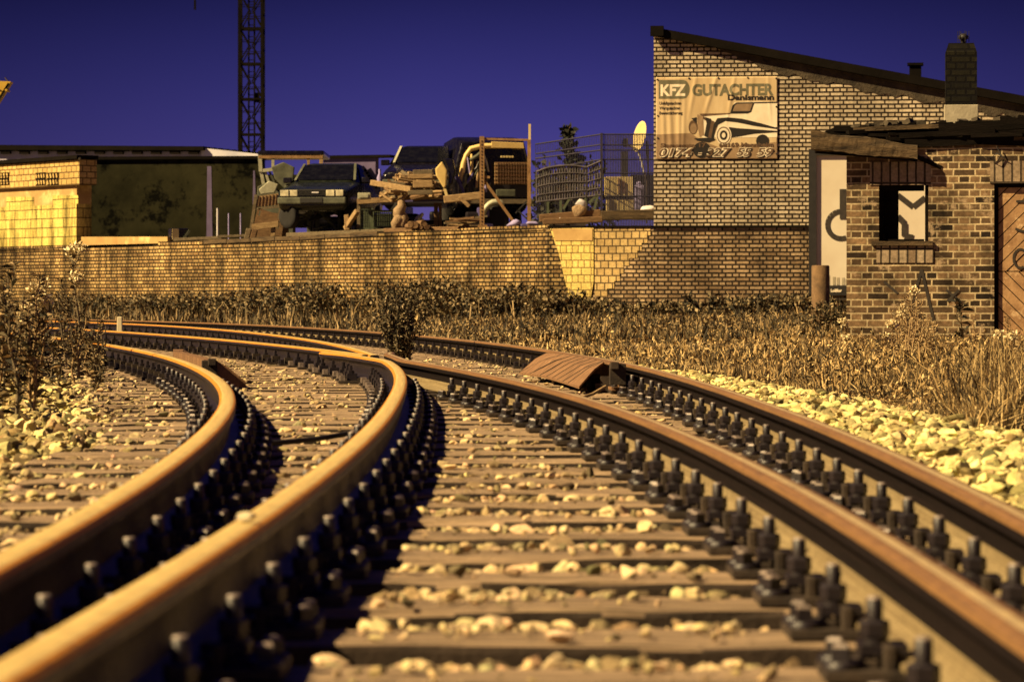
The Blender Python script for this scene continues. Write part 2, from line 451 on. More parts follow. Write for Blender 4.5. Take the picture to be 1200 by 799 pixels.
M['white_post'] = plain('whitewashed_post', (0.70, 0.62, 0.42), (0.55, 0.46, 0.28), 9, 0.9, 0, 0.2)

# ------------------------------------------------------------------ world, sun, camera
SUN_TO = Vector((-0.93, -0.37, 0)).normalized()
SUN_EL = R(40)
def N_abs(nt, sock):
    a = nt.nodes.new('ShaderNodeMath'); a.operation = 'ABSOLUTE'; nt.links.new(sock, a.inputs[0]); return a.outputs[0]


w = bpy.data.worlds.new('World'); SC.world = w; w.use_nodes = True
nt = w.node_tree
bg = nt.nodes['Background']
sky = nt.nodes.new('ShaderNodeTexSky'); sky.sky_type = 'NISHITA'; sky.sun_disc = False
sky.sun_elevation = SUN_EL; sky.sun_rotation = math.atan2(SUN_TO.x, SUN_TO.y) % (2 * PI)
sky.air_density = 1.0; sky.dust_density = 0.3; sky.ozone_density = 3.0
tint = mix(nt, 1.0, sky.outputs[0], (0.082, 0.056, 0.30), 'MULTIPLY')
geo = nt.nodes.new('ShaderNodeTexCoord'); sx = nt.nodes.new('ShaderNodeSeparateXYZ'); nt.links.new(geo.outputs['Generated'], sx.inputs[0])
tint = mix(nt, 1.0, tint, ramp(nt, sx.outputs[2], [(0.0, (2.5, 2.7, 1.95)), (0.045, 1.05), (0.098, 0.32), (0.3, 0.6), (0.6, 1.15)]), 'MULTIPLY')
tint = mix(nt, 1.0, tint, ramp(nt, N_abs(nt, sx.outputs[0]), [(0.03, 1.0), (0.17, 0.60)]), 'MULTIPLY')
nt.links.new(tint, bg.inputs[0]); bg.inputs[1].default_value = 0.06
sl = bpy.data.lights.new('sun', 'SUN'); sl.energy = 5.0; sl.angle = R(0.53); sl.color = (1.0, 0.735, 0.37)
so = bpy.data.objects.new('sun', sl); COL.objects.link(so)
to_sun = Vector((SUN_TO.x * math.cos(SUN_EL), SUN_TO.y * math.cos(SUN_EL), math.sin(SUN_EL)))
so.rotation_euler = to_sun.to_track_quat('Z', 'Y').to_euler(); so.location = (-20, -15, 30)

cd = bpy.data.cameras.new('camera'); cam = bpy.data.objects.new('camera', cd); COL.objects.link(cam)
cam.location = (0, 0, CZ); cam.rotation_euler = (PI / 2, 0, 0)
cd.sensor_fit = 'HORIZONTAL'; cd.sensor_width = 36; cd.lens = F / 1200 * 36
cd.shift_y = -(399.5 - VH) / 1200
cd.clip_start = 0.1; cd.clip_end = 6000
cd.dof.use_dof = True; cd.dof.focus_distance = 27.0; cd.dof.aperture_fstop = 7.5
SC.camera = cam
SC.cycles.diffuse_bounces = 2
SC.view_settings.view_transform = 'Standard'; SC.view_settings.look = 'None'
SC.view_settings.gamma = 1; SC.view_settings.exposure = 1.15

# ------------------------------------------------------------------ track geometry
def integrate(x0, y0, th0, kfun, s1, ds=0.2):
    pts = [(x0, y0)]; th = th0; x, y = x0, y0; s = 0
    while s < s1:
        th_m = th + kfun(s) * ds / 2
        x += -math.sin(th_m) * ds; y += math.cos(th_m) * ds
        th = min(th + kfun(s) * ds, 0.66); s += ds
        pts.append((x, y))
    return np.array(pts)


def sstep(a, b, x):
    t = np.clip((x - a) / (b - a), 0, 1); return t * t * (3 - 2 * t)


# track 1 (rails A and C) and track 2 (rails B and D); th positive = turning left
T1 = integrate(-0.085, 1.6, 0.0, lambda s: 0.0 if s < 3.2 else (0.0098 if s < 22.5 else (0.0066 if s < 44 else 0.010)), 95)
T2 = integrate(0.065, 1.6, -0.0068 * 8.2, lambda s: 0.0068 if s < 44 else 0.014, 100)
T1[:, 0] -= 0.05 * sstep(12, 21, T1[:, 1])
T2[:, 0] += 0.06 * sstep(12, 21, T2[:, 1])


def normals(p):
    d = np.gradient(p, axis=0); d /= np.linalg.norm(d, axis=1)[:, None]
    return np.stack([d[:, 1], -d[:, 0]], 1)      # points to the right


def offset(p, o):
    return p + normals(p) * (o if np.ndim(o) == 0 else np.asarray(o)[:, None])


G2 = 0.7525
pA, pC = offset(T1, -G2), offset(T1, G2)
pB, pD = offset(T2, -G2), offset(T2, G2)


def x_at(p, y):
    return np.interp(y, p[:, 1], p[:, 0])


# ground height: rises gently on the far side of the tracks
def side_dist(X, Y):
    pts = pD[::4]
    X = np.asarray(X, float); Y = np.asarray(Y, float)
    d = np.full(X.shape, 1e9); sg = np.ones(X.shape)
    nn = normals(pts)
    for (px, py), (nx, ny) in zip(pts, nn):
        dx, dy = X - px, Y - py
        dd = np.hypot(dx, dy)
        m = dd < d
        d = np.where(m, dd, d); sg = np.where(m, np.sign(dx * nx + dy * ny), sg)
    return d * sg


def ground_h(X, Y):
    X = np.asarray(X, float); Y = np.asarray(Y, float)
    d = side_dist(X, Y)
    h = 0.026 * np.clip(d - 1.6, 0, 22) + 0.06 * sstep(0.9, 2.2, d)
    return np.where(Y > 110, 0.4, h) * sstep(0, 12, Y) - 0.105


def gh(x, y):
    return float(ground_h(np.array([x]), np.array([y]))[0])


# ------------------------------------------------------------------ ground sheet
ax = np.concatenate([[-2500, -900, -300, -120, -60, -40, -30], np.arange(-24, 14.01, 0.4), [18, 26, 40, 70, 130, 300, 900, 2500]])
ay = np.concatenate([[-60, -10, -2, 0.5], np.arange(1.5, 92, 0.5), [96, 105, 120, 160, 250, 450, 900, 2500]])
GX, GY = np.meshgrid(ax, ay)
GZ = ground_h(GX.ravel(), GY.ravel()).reshape(GX.shape) + RNG.normal(0, 0.012, GX.shape)
nx_, ny_ = len(ax), len(ay)
ii = (np.arange(ny_ - 1)[:, None] * nx_ + np.arange(nx_ - 1)[None]).ravel()
quads = np.stack([ii, ii + 1, ii + 1 + nx_, ii + nx_], 1)
ctr = np.stack([GX.ravel(), GY.ravel()], 1)[quads].mean(1)
sd_c = side_dist(ctr[:, 0], ctr[:, 1])
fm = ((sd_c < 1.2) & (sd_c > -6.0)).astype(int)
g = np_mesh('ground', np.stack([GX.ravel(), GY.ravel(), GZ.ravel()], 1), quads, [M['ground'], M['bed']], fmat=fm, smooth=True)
tag(g, kind='structure')

# ------------------------------------------------------------------ rails
HALF = [(0.0625, 0), (0.0625, 0.009), (0.03, 0.018), (0.010, 0.030), (0.0072, 0.055), (0.0072, 0.095), (0.012, 0.107),
        (0.034, 0.114), (0.0352, 0.134), (0.0325, 0.1445), (0.0245, 0.1492), (0.010, 0.1506)]
PROF = HALF + [(-x, z) for x, z in reversed(HALF)]
RZ0 = 0.039


def rail_mesh(pts, name, zoff=0.0, run=0.02, parent=None, prof=PROF, mats=None, z0=RZ0):
    pts = np.asarray(pts); nn = normals(pts)
    k = len(prof)
    V = []; acc = 0; us = []
    for i, (p, n) in enumerate(zip(pts, nn)):
        if i: acc += np.linalg.norm(pts[i] - pts[i - 1])
        us.append(acc)
        for x, z in prof:
            V.append((p[0] + n[0] * x, p[1] + n[1] * x, z0 + z + zoff))
    fs = []; ms = []; uvs = []
    per = [0]
    for j in range(k):
        a = prof[j]; b = prof[(j + 1) % k]
        per.append(per[-1] + math.hypot(a[0] - b[0], a[1] - b[1]))
    for i in range(len(pts) - 1):
        for j in range(k):
            j2 = (j + 1) % k
            fs.append((i * k + j, i * k + j2, (i + 1) * k + j2, (i + 1) * k + j))
            zm = (prof[j][1] + prof[j2][1]) / 2; xm = abs(prof[j][0] + prof[j2][0]) / 2
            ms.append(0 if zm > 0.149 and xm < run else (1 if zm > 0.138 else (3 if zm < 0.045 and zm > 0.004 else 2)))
            uvs += [(us[i], per[j]), (us[i], per[j + 1]), (us[i + 1], per[j + 1]), (us[i + 1], per[j])]
    fs.append(tuple(range(k))); ms.append(2); uvs += [(0, 0)] * k
    n0 = (len(pts) - 1) * k
    fs.append(tuple(n0 + j for j in reversed(range(k)))); ms.append(2); uvs += [(0, 0)] * k
    me = bpy.data.meshes.new(name); me.from_pydata(V, [], fs)
    for mm in (mats or [M['rail_run'], M['rail_edge'], M['rail_dark'], M['rail_dark']]): me.materials.append(mm)  # foot takes the dark flank colour: painted shade on these rails
    me.polygons.foreach_set('material_index', ms)
    sm = [False] * len(fs)
    for q in range(len(fs) - 2): sm[q] = True
    me.polygons.foreach_set('use_smooth', sm)
    uvl = me.uv_layers.new(name='UVMap')
    uvl.data.foreach_set('uv', np.array(uvs, np.float32).ravel())
    bm = bmesh.new(); bm.from_mesh(me); bmesh.ops.recalc_face_normals(bm, faces=bm.faces); bm.to_mesh(me); bm.free()
    try: me.set_sharp_from_angle(angle=R(38))
    except Exception: pass
    o = bpy.data.objects.new(name, me); COL.objects.link(o)
    if parent is not None: o.parent = parent
    return o


def cut(p, y0, y1):
    return p[(p[:, 1] >= y0) & (p[:, 1] <= y1)]


ys = np.arange(15, 30, 0.02)
sep = x_at(pC, ys) - x_at(pB, ys)
YT = float(ys[np.argmax(sep < 0.128)])       # throat of the crossing
YC = float(ys[np.argmax(sep < 0.0)])         # rails cross here
wingB = np.concatenate([cut(pB, 0, YT - 0.15), cut(offset(pC, -0.128), YT + 0.15, YT + 3.0)])
wingC = np.concatenate([cut(pC, 0, YT - 0.15), cut(offset(pB, 0.128), YT + 0.15, YT + 3.0)])
for wg, sgn in ((wingB, -1), (wingC, 1)):     # flared wing ends
    q = sstep(YT + 2.1, YT + 3.0, wg[:, 1]); wg[:, 0] += sgn * 0.06 * q
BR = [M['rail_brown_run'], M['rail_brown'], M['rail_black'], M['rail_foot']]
RL = 'rails of the railway turnout'
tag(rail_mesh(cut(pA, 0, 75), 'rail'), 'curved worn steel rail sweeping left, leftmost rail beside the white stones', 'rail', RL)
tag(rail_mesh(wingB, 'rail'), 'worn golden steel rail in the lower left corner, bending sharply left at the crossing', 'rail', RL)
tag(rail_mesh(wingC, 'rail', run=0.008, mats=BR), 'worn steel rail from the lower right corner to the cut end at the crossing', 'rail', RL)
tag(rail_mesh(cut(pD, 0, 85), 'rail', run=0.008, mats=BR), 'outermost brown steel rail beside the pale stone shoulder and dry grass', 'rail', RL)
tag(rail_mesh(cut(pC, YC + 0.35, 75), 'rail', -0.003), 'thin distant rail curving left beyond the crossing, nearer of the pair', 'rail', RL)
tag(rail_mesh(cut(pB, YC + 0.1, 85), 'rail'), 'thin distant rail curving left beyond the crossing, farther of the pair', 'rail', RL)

# raised check rails with sloping deflector plates opposite the crossing
LPROF = [(-0.035, 0.0), (0.035, 0.0), (0.035, 0.02), (-0.013, 0.02), (-0.013, 0.155), (0.035, 0.155), (0.035, 0.168), (-0.035, 0.168)]


def check_rail(base, sgn, y0, y1, label):
    root = empty('check_rail', (0, 0, 0), 0, label, 'check rail', 'check rails opposite the crossing')
    line = offset(base, sgn * 0.14)
    seg = cut(line, y0, y1).copy()
    q = sstep(y1 - 1.2, y1, seg[:, 1]); seg[:, 0] += sgn * 0.09 * q
    lp = [(x * sgn, z) for x, z in LPROF]
    rail_mesh(seg, 'angle_bar', parent=root, prof=lp, mats=[M['ramp_rust']] * 4)
    a0 = seg[0]
    # sloping plate
    nn = normals(seg) * sgn
    top = seg + nn * 0.038; bot = seg + nn * 0.235
    dl = (seg[3] - seg[0]) if sgn < 0 else 0 * seg[0]
    for i_ in range(3): top[i_] = top[i_] + dl * (1 - i_ / 3.0) * 0.8
    b = MB()
    V = []; fsq = []
    for i in range(len(seg)):
        t = i / (len(seg) - 1)
        for p, z in ((top[i], 0.206), (0.6 * top[i] + 0.4 * bot[i], 0.165), (bot[i], 0.065), (bot[i], 0.050), (0.6 * top[i] + 0.4 * bot[i], 0.150), (top[i], 0.191)):
            V.append((p[0], p[1], z))
    n = len(seg)
    for i in range(n - 1):
        for j in range(6):
            j2 = (j + 1) % 6
            fsq.append((i * 6 + j, i * 6 + j2, (i + 1) * 6 + j2, (i + 1) * 6 + j))
    fsq += [tuple(range(6)), tuple((n - 1) * 6 + j for j in reversed(range(6)))]
    b.add(V, fsq)
    b.build('deflector_plate', M['ramp_rust'], root)
    t0, b0 = top[0], bot[0]
    en = MB(); dd = (seg[1] - seg[0]) / np.linalg.norm(seg[1] - seg[0]) * 0.02
    pr = [(t0, 0.203), (0.6 * t0 + 0.4 * b0, 0.163), (b0, 0.062), (b0, 0.03), (t0, 0.03)]
    V = [(p[0] - dd[0], p[1] - dd[1], z) for p, z in pr] + [(p[0], p[1], z) for p, z in pr]
    en.add(V, [(0, 1, 2, 3, 4), (9, 8, 7, 6, 5)] + [(i, (i + 1) % 5, 5 + (i + 1) % 5, 5 + i) for i in range(5)])
    if sgn > 0: en.build('end_plate', M['ramp_rust'], root)
    # ribs on the plate show as slanting dark seams
    for i in range(1, n - 3, 2):
        r = MB()
        p0 = top[i]; p1 = bot[min(i + 3, n - 1)]; pm = 0.6 * p0 + 0.4 * p1
        r.tube([(p0[0], p0[1], 0.206), (pm[0], pm[1], 0.166), (p1[0], p1[1], 0.066)], 0.0035, 5)
        r.build('weld_seam', M['plate'], root)
    # end bracket
    d = seg[1] - seg[0]; d = d / np.linalg.norm(d)
    ang = math.atan2(d[1], d[0]) - PI / 2
    e = MB()
    c = a0 - d * 0.03
    e.box((c[0], c[1], 0.14), (0.10, 0.05, 0.13), ang)
    e.box((c[0] + nn[0][0] * 0.02, c[1] - 0.04, 0.195), (0.05, 0.05, 0.045), ang)
    e.build('end_bracket', M['plate'], root, bevel=0.004)
    for yy in np.arange(y0 + 0.3, y1, 0.6):
        xx = float(x_at(line, yy))
        s = MB(); s.box((xx + sgn * 0.03, yy, 0.05), (0.16, 0.10, 0.05)); s.box((xx + sgn * 0.05, yy, 0.09), (0.06, 0.04, 0.06))
        s.build('support_chair', M['plate'], root)
    return root


check_rail(pA, 1, 20.4, 24.6, 'rusty angle check rail with sloping plate beside the leftmost curved rail')
check_rail(pD, -1, 19.4, 23.2, 'rusty ribbed sloping check rail plate leaning on the outermost right rail')

# ------------------------------------------------------------------ sleepers with baseplates
def plate_mesh():
    b = MB()
    b.box((0, 0, 0.029), (0.36, 0.16, 0.018))
    for s in (-1, 1):
        b.box((s * 0.078, 0, 0.055), (0.016, 0.15, 0.040))
        b.box((s * 0.118, 0, 0.044), (0.05, 0.09, 0.014))
    return b.build('baseplate', M['plate'], bevel=0.003)


def clamp_mesh():
    b = MB()                    # clamp, spring washer, nut and bolt at the origin; +x points away from the rail
    b.box((-0.012, 0, 0.066), (0.075, 0.075, 0.016))
    b.box((0.018, 0, 0.048), (0.014, 0.06, 0.030))
    b.lathe((0, 0, 0), [(0.022, 0.074), (0.022, 0.082)], 10)
    b.lathe((0, 0, 0), [(0.0235, 0.083), (0.0245, 0.086), (0.0245, 0.106), (0.021, 0.110)], 6, smooth=False)
    b.lathe((0, 0, 0), [(0.0135, 0.109), (0.0135, 0.140), (0.011, 0.143)], 8)
    b.lathe((0, 0, 0), [(0.0125, 0.1432), (0.0105, 0.147)], 8, mi=1)  # pale cap paints the lit bolt top
    return b.build('clamp_bolt', [M['bolt'], M['screw']], bevel=0.0)


def screw_mesh():
    b = MB()
    b.lathe((0, 0, 0), [(0.030, 0.038), (0.030, 0.045), (0.026, 0.050)], 10, mi=1)
    b.box((0, 0, 0.060), (0.028, 0.028, 0.024), None, 1, 0.88)
    b.box((0, 0, 0.0745), (0.0245, 0.0245, 0.005), None, 0, 0.8)  # pale cap paints the lit screw top
    return b.build('coach_screw', [M['screw'], M['bolt']], bevel=0.0)


def far_plate_mesh():
    b = MB()
    b.box((0, 0, 0.029), (0.36, 0.16, 0.018))
    for s in (-1, 1):
        b.box((s * 0.09, 0, 0.066), (0.07, 0.075, 0.05))
        b.lathe((s * 0.095, 0, 0), [(0.022, 0.088), (0.022, 0.108), (0.013, 0.109), (0.013, 0.14)], 6, smooth=False, mi=1)
        for q in (-1, 1): b.box((s * 0.152, q * 0.045, 0.056), (0.032, 0.032, 0.035), mi=1)
    return b.build('baseplate', [M['plate'], M['bolt']])


PL, CL, SW, FP = plate_mesh(), clamp_mesh(), screw_mesh(), far_plate_mesh()
SLEEP_V = {}


def sleeper_mesh(L, seed):
    rnd = np.random.default_rng(seed)
    bm = bmesh.new()
    bmesh.ops.create_cube(bm, size=1.0)
    for v in bm.verts: v.co = Vector((v.co.x * L, v.co.y * 0.255, v.co.z * 0.17))
    bmesh.ops.bevel(bm, geom=list(bm.edges), offset=0.014, segments=2, affect='EDGES', profile=0.5)
    bmesh.ops.bisect_plane
    for x in np.linspace(-L / 2 + 0.1, L / 2 - 0.1, 22):
        bmesh.ops.bisect_plane(bm, geom=bm.verts[:] + bm.edges[:] + bm.faces[:], plane_co=(x + rnd.normal(0, 0.02), 0, 0), plane_no=(1, rnd.normal(0, 0.05), 0))
    for v in bm.verts:
        if v.co.z > 0.05:
            edge = abs(v.co.y) > 0.10
            v.co.z -= abs(rnd.normal(0, 0.0045 if edge else 0.0015))
            v.co.y += rnd.normal(0, 0.0025)
    me = bpy.data.meshes.new('sleeper_timber'); bm.to_mesh(me); bm.free()
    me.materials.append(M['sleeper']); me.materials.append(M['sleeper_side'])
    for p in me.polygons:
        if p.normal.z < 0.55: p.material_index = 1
    return me


ORD = ['', 'second ', 'third ', 'fourth ', 'fifth ', 'sixth ', 'seventh ', 'eighth ', 'ninth ', 'tenth ', 'eleventh ', 'twelfth ', 'thirteenth ',
       'fourteenth ', 'fifteenth ', 'sixteenth ', 'seventeenth ', 'eighteenth ', 'nineteenth ', 'twentieth ']
TENS = ['', '', 'twenty', 'thirty', 'forty', 'fifty']


def ordinal(n):            # n from 1
    if n <= 20: return ORD[n - 1].strip() or 'first'
    t, r_ = divmod(n, 10)
    if r_ == 0: return {3: 'thirtieth', 4: 'fortieth', 5: 'fiftieth'}[t]
    return TENS[t] + '-' + (ORD[r_ - 1].strip() or 'first')


def seat_plates(sl, cx, cy, ang, rails, near):
    dx, dy = math.cos(ang), math.sin(ang)
    for p in rails:
        # where the rail crosses the sleeper axis
        t = (p[:, 0] - cx) * (-dy) + (p[:, 1] - cy) * dx
        i = int(np.argmin(np.abs(t)))
        lx = (p[i, 0] - cx) * dx + (p[i, 1] - cy) * dy
        d = p[min(i + 1, len(p) - 1)] - p[max(i - 1, 0)]
        ra = math.atan2(d[1], d[0]) - PI / 2 - ang
        src = PL if near else FP
        pl = src.copy(); COL.objects.link(pl); pl.parent = sl
        pl.location = (lx, 0, 0); pl.rotation_euler = (0, 0, ra)
        if near:
            for s in (-1, 1):
                c = CL.copy(); COL.objects.link(c); c.parent = pl
                c.location = (s * 0.095, random.uniform(-0.008, 0.008), 0); c.rotation_euler = (0, 0, 0 if s > 0 else PI)
                for q in (-1, 1):
                    k = SW.copy(); COL.objects.link(k); k.parent = pl
                    k.location = (s * 0.152, q * 0.046, 0); k.rotation_euler = (0, 0, random.uniform(0, 1.5))


GS = 'wooden sleepers under the turnout'
srnd = random.Random(3)
YBR = 27.5
yy = 3.2; cnt = 0
TOPZ = 0.02
while yy < YBR:
    xa, xd = float(x_at(pA, yy)), float(x_at(pD, yy))
    ang = 0.5 * (math.atan2(*(lambda d: (d[1], d[0]))(T1[np.argmin(abs(T1[:, 1] - yy)) + 1] - T1[np.argmin(abs(T1[:, 1] - yy))])) +
                 math.atan2(*(lambda d: (d[1], d[0]))(T2[np.argmin(abs(T2[:, 1] - yy)) + 1] - T2[np.argmin(abs(T2[:, 1] - yy))]))) - PI / 2
    el, er = srnd.uniform(0.45, 0.75), srnd.uniform(0.42, 0.52)
    L = round((xd - xa + el + er) / math.cos(ang), 2)
    cx = (xa - el + xd + er) / 2
    me = sleeper_mesh(L, cnt)
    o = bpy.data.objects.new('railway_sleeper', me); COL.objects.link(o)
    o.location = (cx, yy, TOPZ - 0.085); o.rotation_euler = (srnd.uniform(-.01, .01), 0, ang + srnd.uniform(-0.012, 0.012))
    cnt += 1
    tag(o, ('long worn wooden sleeper nearest the camera, under four rails' if cnt == 1 else
            f'long worn wooden sleeper under four rails, {ordinal(cnt)} from the front'), 'sleeper', GS)
    # plates sit at world height 0..; the sleeper's origin is lower, so raise them
    n0 = len(o.children)
    wB = pB if yy < YT else None
    rails = [pA, pD]
    sepy = abs(float(x_at(pC, yy)) - float(x_at(pB, yy)))
    if sepy > 0.40: rails += [pB, pC]
    else:
        xl = min(float(x_at(pB, yy)), float(x_at(pC, yy))); xr = max(float(x_at(pB, yy)), float(x_at(pC, yy)))
        if yy > YT: xl -= 0.128; xr += 0.128
        if yy > YT + 3.0: xl += 0.128; xr -= 0.128
        cp = MB(); wd = xr - xl
        cp.box((0, 0, 0.029), (wd + 0.36, 0.17, 0.018))
        for sg_ in (-1, 1):
            e_ = sg_ * wd / 2
            cp.box((e_ + sg_ * 0.085, 0, 0.062), (0.07, 0.08, 0.05), mi=1)
            cp.lathe((e_ + sg_ * 0.095, 0, 0), [(0.023, 0.085), (0.023, 0.108), (0.013, 0.109), (0.013, 0.14)], 6, smooth=False, mi=1)
            for q_r in (-1, 1): cp.box((e_ + sg_ * 0.152, q_r * 0.046, 0.056), (0.034, 0.034, 0.036), mi=2)
        cpo = cp.build('crossing_plate', [M['plate'], M['bolt'], M['screw']], o)
        cpo.location = ((xl + xr) / 2 - cx, 0, 0)
    seat_plates(o, cx, yy, ang, rails, yy < 21.5)
    for ch in o.children: ch.location.z = 0.085 - TOPZ
    yy += 0.6
for T, ra, rb, side, g2 in ((T1, pA, pC, 'nearer left curving track', 'short sleepers under the nearer track'), (T2, pB, pD, 'farther track beside the weeds', 'short sleepers under the farther track')):
    me = sleeper_mesh(2.6, 900)
    s = 0; k = 0
    d = np.linalg.norm(np.diff(T, axis=0), axis=1); cum = np.concatenate([[0], np.cumsum(d)])
    s0 = cum[np.argmax(T[:, 1] > YBR + 0.3)]
    while True:
        sv = s0 + k * 0.62
        cx, cy = float(np.interp(sv, cum, T[:, 0])), float(np.interp(sv, cum, T[:, 1]))
        if cy > (48 if T is T1 else 58) or k >= 50: break
        tx, ty = float(np.interp(sv + .3, cum, T[:, 0])) - cx, float(np.interp(sv + .3, cum, T[:, 1])) - cy
        ang = math.atan2(ty, tx) - PI / 2
        o = bpy.data.objects.new('railway_sleeper', me); COL.objects.link(o)
        o.location = (cx, cy, TOPZ - 0.085); o.rotation_euler = (0, 0, ang + srnd.uniform(-0.01, 0.01))
        k += 1
        tag(o, f'short sleeper under the {side}, {ordinal(k)} behind the crossing', 'sleeper', g2)
        seat_plates(o, cx, cy, ang, [ra, rb], False)
        for ch in o.children: ch.location.z = 0.085 - TOPZ
for src in (PL, CL, SW, FP): bpy.data.objects.remove(src)

# ------------------------------------------------------------------ ballast stones
def stone_variants(k, sub):
    out = []
    for i in range(k):
        bm = bmesh.new(); bmesh.ops.create_icosphere(bm, subdivisions=sub, radius=1.0)
        V = np.array([v.co[:] for v in bm.verts]); Fc = np.array([[v.index for v in f.verts] for f in bm.faces]); bm.free()
        r = np.random.default_rng(100 + i)
        for _ in range(11):                   # cut facets
            n = r.normal(size=3); n /= np.linalg.norm(n); dd = r.uniform(0.38, 0.75)
            t = V @ n - dd; V = V - np.outer(np.clip(t, 0, None), n)
        V *= r.uniform(0.65, 1.35, 3); V *= 1.25
        out.append((V, Fc))
    return out


def scatter_stones(name, pos, size, base, sub=2, seed=1, spread=0.25):
    r = np.random.default_rng(seed)
    var = stone_variants(10, sub)
    which = r.integers(0, len(var), len(pos))
    Vs, Fs, Cs = [], [], []; off = 0
    for k, (V, Fc) in enumerate(var):
        idx = np.nonzero(which == k)[0]
        if len(idx) == 0: continue
        n = len(idx)
        q = r.normal(size=(n, 4)); q /= np.linalg.norm(q, axis=1)[:, None]
        w_, x, y, z = q.T
        Rm = np.stack([1 - 2 * (y * y + z * z), 2 * (x * y - z * w_), 2 * (x * z + y * w_), 2 * (x * y + z * w_), 1 - 2 * (x * x + z * z), 2 * (y * z - x * w_),
                       2 * (x * z - y * w_), 2 * (y * z + x * w_), 1 - 2 * (x * x + y * y)], 1).reshape(n, 3, 3)
        sc = size[idx][:, None] * r.uniform(0.75, 1.25, (n, 3))
        W = np.einsum('nij,vj->nvi', Rm, V) * sc[:, None, :]
        W[:, :, 2] *= 0.72
        W += pos[idx][:, None, :]
        Vs.append(W.reshape(-1, 3))
        Fs.append((Fc[None] + (np.arange(n) * len(V))[:, None, None] + off).reshape(-1, 3)); off += n * len(V)
        b = np.array(base)[None] * np.clip(r.normal(1.0, spread, (n, 1)), 0.35, 1.5) * (1 + r.normal(0, 0.05, (n, 3)))
        dk = r.random((n, 1)) < 0.10
        b = np.where(dk, b * 0.35, b)
        Cs.append(np.repeat(b, len(V), 0))
    o = np_mesh(name, np.concatenate(Vs), np.concatenate(Fs), M['stone'], np.clip(np.concatenate(Cs), 0, 0.85))
    return tag(o, kind='stuff')


rs = np.random.default_rng(5)
def rnd_area(n, y0, y1, power=1.0):
    return y0 + (y1 - y0) * rs.random(n) ** power


# between and around the sleepers
Y = np.concatenate([rnd_area(60000, 3.0, 30.0, 1.1), rnd_area(26000, 3.0, 11.0, 1.0)])
xa_, xd_ = x_at(pA, Y) - 0.75, x_at(pD, Y) + 0.5
X = xa_ + (xd_ - xa_) * rs.random(len(Y))
ph = ((Y - 3.2) / 0.6) % 1.0
gap = (ph > 0.20) & (ph < 0.80)
# keep the rail troughs clear
dr = np.min([np.abs(X - x_at(p, Y)) for p in (pA, pB, pC, pD)], 0)
keep = np.where(gap, dr > 0.20, (dr > 0.24) & (rs.random(len(Y)) < 0.26))
keep &= rs.random(len(Y)) < np.where(ph < 0.42, 0.95, 0.45)
lowend = (ph > 0.66) & gap                     # ballast sunk in front of each sleeper's near face
X, Y, ph, gap, lowend = X[keep], Y[keep], ph[keep], gap[keep], lowend[keep]
size = 0.011 + 0.022 * rs.random(len(Y)) ** 1.6
Z = np.where(gap, np.interp(ph, [0.2, 0.34, 0.46, 0.62, 0.8], [0.006, 0.0, -0.05, -0.085, -0.10]) + rs.uniform(-0.02, 0.012, len(Y)), TOPZ + size * 0.3)
size = np.where(gap, size, size * rs.uniform(0.15, 0.75, len(Y)))
scatter_stones('ballast_stones', np.stack([X, Y, Z], 1), size, (0.50, 0.38, 0.20), 2, 21, 0.55)
# deep small fill
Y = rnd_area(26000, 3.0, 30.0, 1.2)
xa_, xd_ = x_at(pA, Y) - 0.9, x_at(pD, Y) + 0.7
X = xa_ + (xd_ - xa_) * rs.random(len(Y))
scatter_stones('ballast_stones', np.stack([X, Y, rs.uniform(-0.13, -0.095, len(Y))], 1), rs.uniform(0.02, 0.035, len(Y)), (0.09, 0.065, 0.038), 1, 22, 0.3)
# right shoulder: bright pile between the outer rail and the grass
Y = rnd_area(30000, 6.0, 30.0, 1.0)
wd = np.interp(Y, [6, 10, 14, 20, 26, 30], [1.3, 1.25, 1.0, 0.85, 0.5, 0.25])
t = rs.random(len(Y)) ** 1.1
X = x_at(pD, Y) + 0.16 + wd * t + rs.normal(0, 0.06, len(Y))
hmp = np.interp(t, [0, 0.25, 0.7, 1], [0.0, 0.045, 0.06, 0.0])
scatter_stones('ballast_stones', np.stack([X, Y, -0.035 + hmp + rs.uniform(-0.04, 0.05, len(Y))], 1), 0.010 + 0.030 * rs.random(len(Y)) ** 1.8, (0.62, 0.505, 0.21), 2, 23, 0.42)
# left pile
Y = rnd_area(17000, 6.5, 23.0, 1.0)
wd = np.interp(Y, [6.5, 10, 14, 18, 23], [1.0, 1.5, 2.0, 2.3, 1.6])
t = rs.random(len(Y)) ** 1.05
X = x_at(pA, Y) - 0.62 - wd * t + rs.normal(0, 0.08, len(Y))
keep = (Y < 20) | (X > -4.0)
hmp = np.interp(t, [0, 0.3, 1], [-0.02, 0.03, 0.05]) * np.interp(Y, [6.5, 11], [0.3, 1])
p3 = np.stack([X, Y, -0.03 + hmp + rs.uniform(-0.03, 0.05, len(Y))], 1)[keep]
scatter_stones('ballast_stones', p3, 0.011 + 0.034 * rs.random(len(p3)) ** 1.7, (0.58, 0.46, 0.20), 2, 24, 0.42)

# single stones
def pebble(loc, r_, label, seed):
    (V, Fc) = stone_variants(1, 2)[0] if seed == 0 else stone_variants(seed + 1, 2)[seed]
    o = np_mesh('stone', V * np.array([r_ * 1.3, r_ * 1.1, r_ * 0.7]), Fc, M['stone'], np.full((len(V), 3), (0.58, 0.5, 0.32)))
    o.location = loc
    return tag(o, label, 'stone')


yb = 1591.0 / (612 - 347)
pebble((float(x_at(pB, yb)), yb, 0.19 + 0.012), 0.020, 'pale pebble lying on the golden left rail head', 1)
pebble((0.62, 12.0, 0.0), 0.06, 'pale egg shaped stone standing by the sloping right rail', 2)

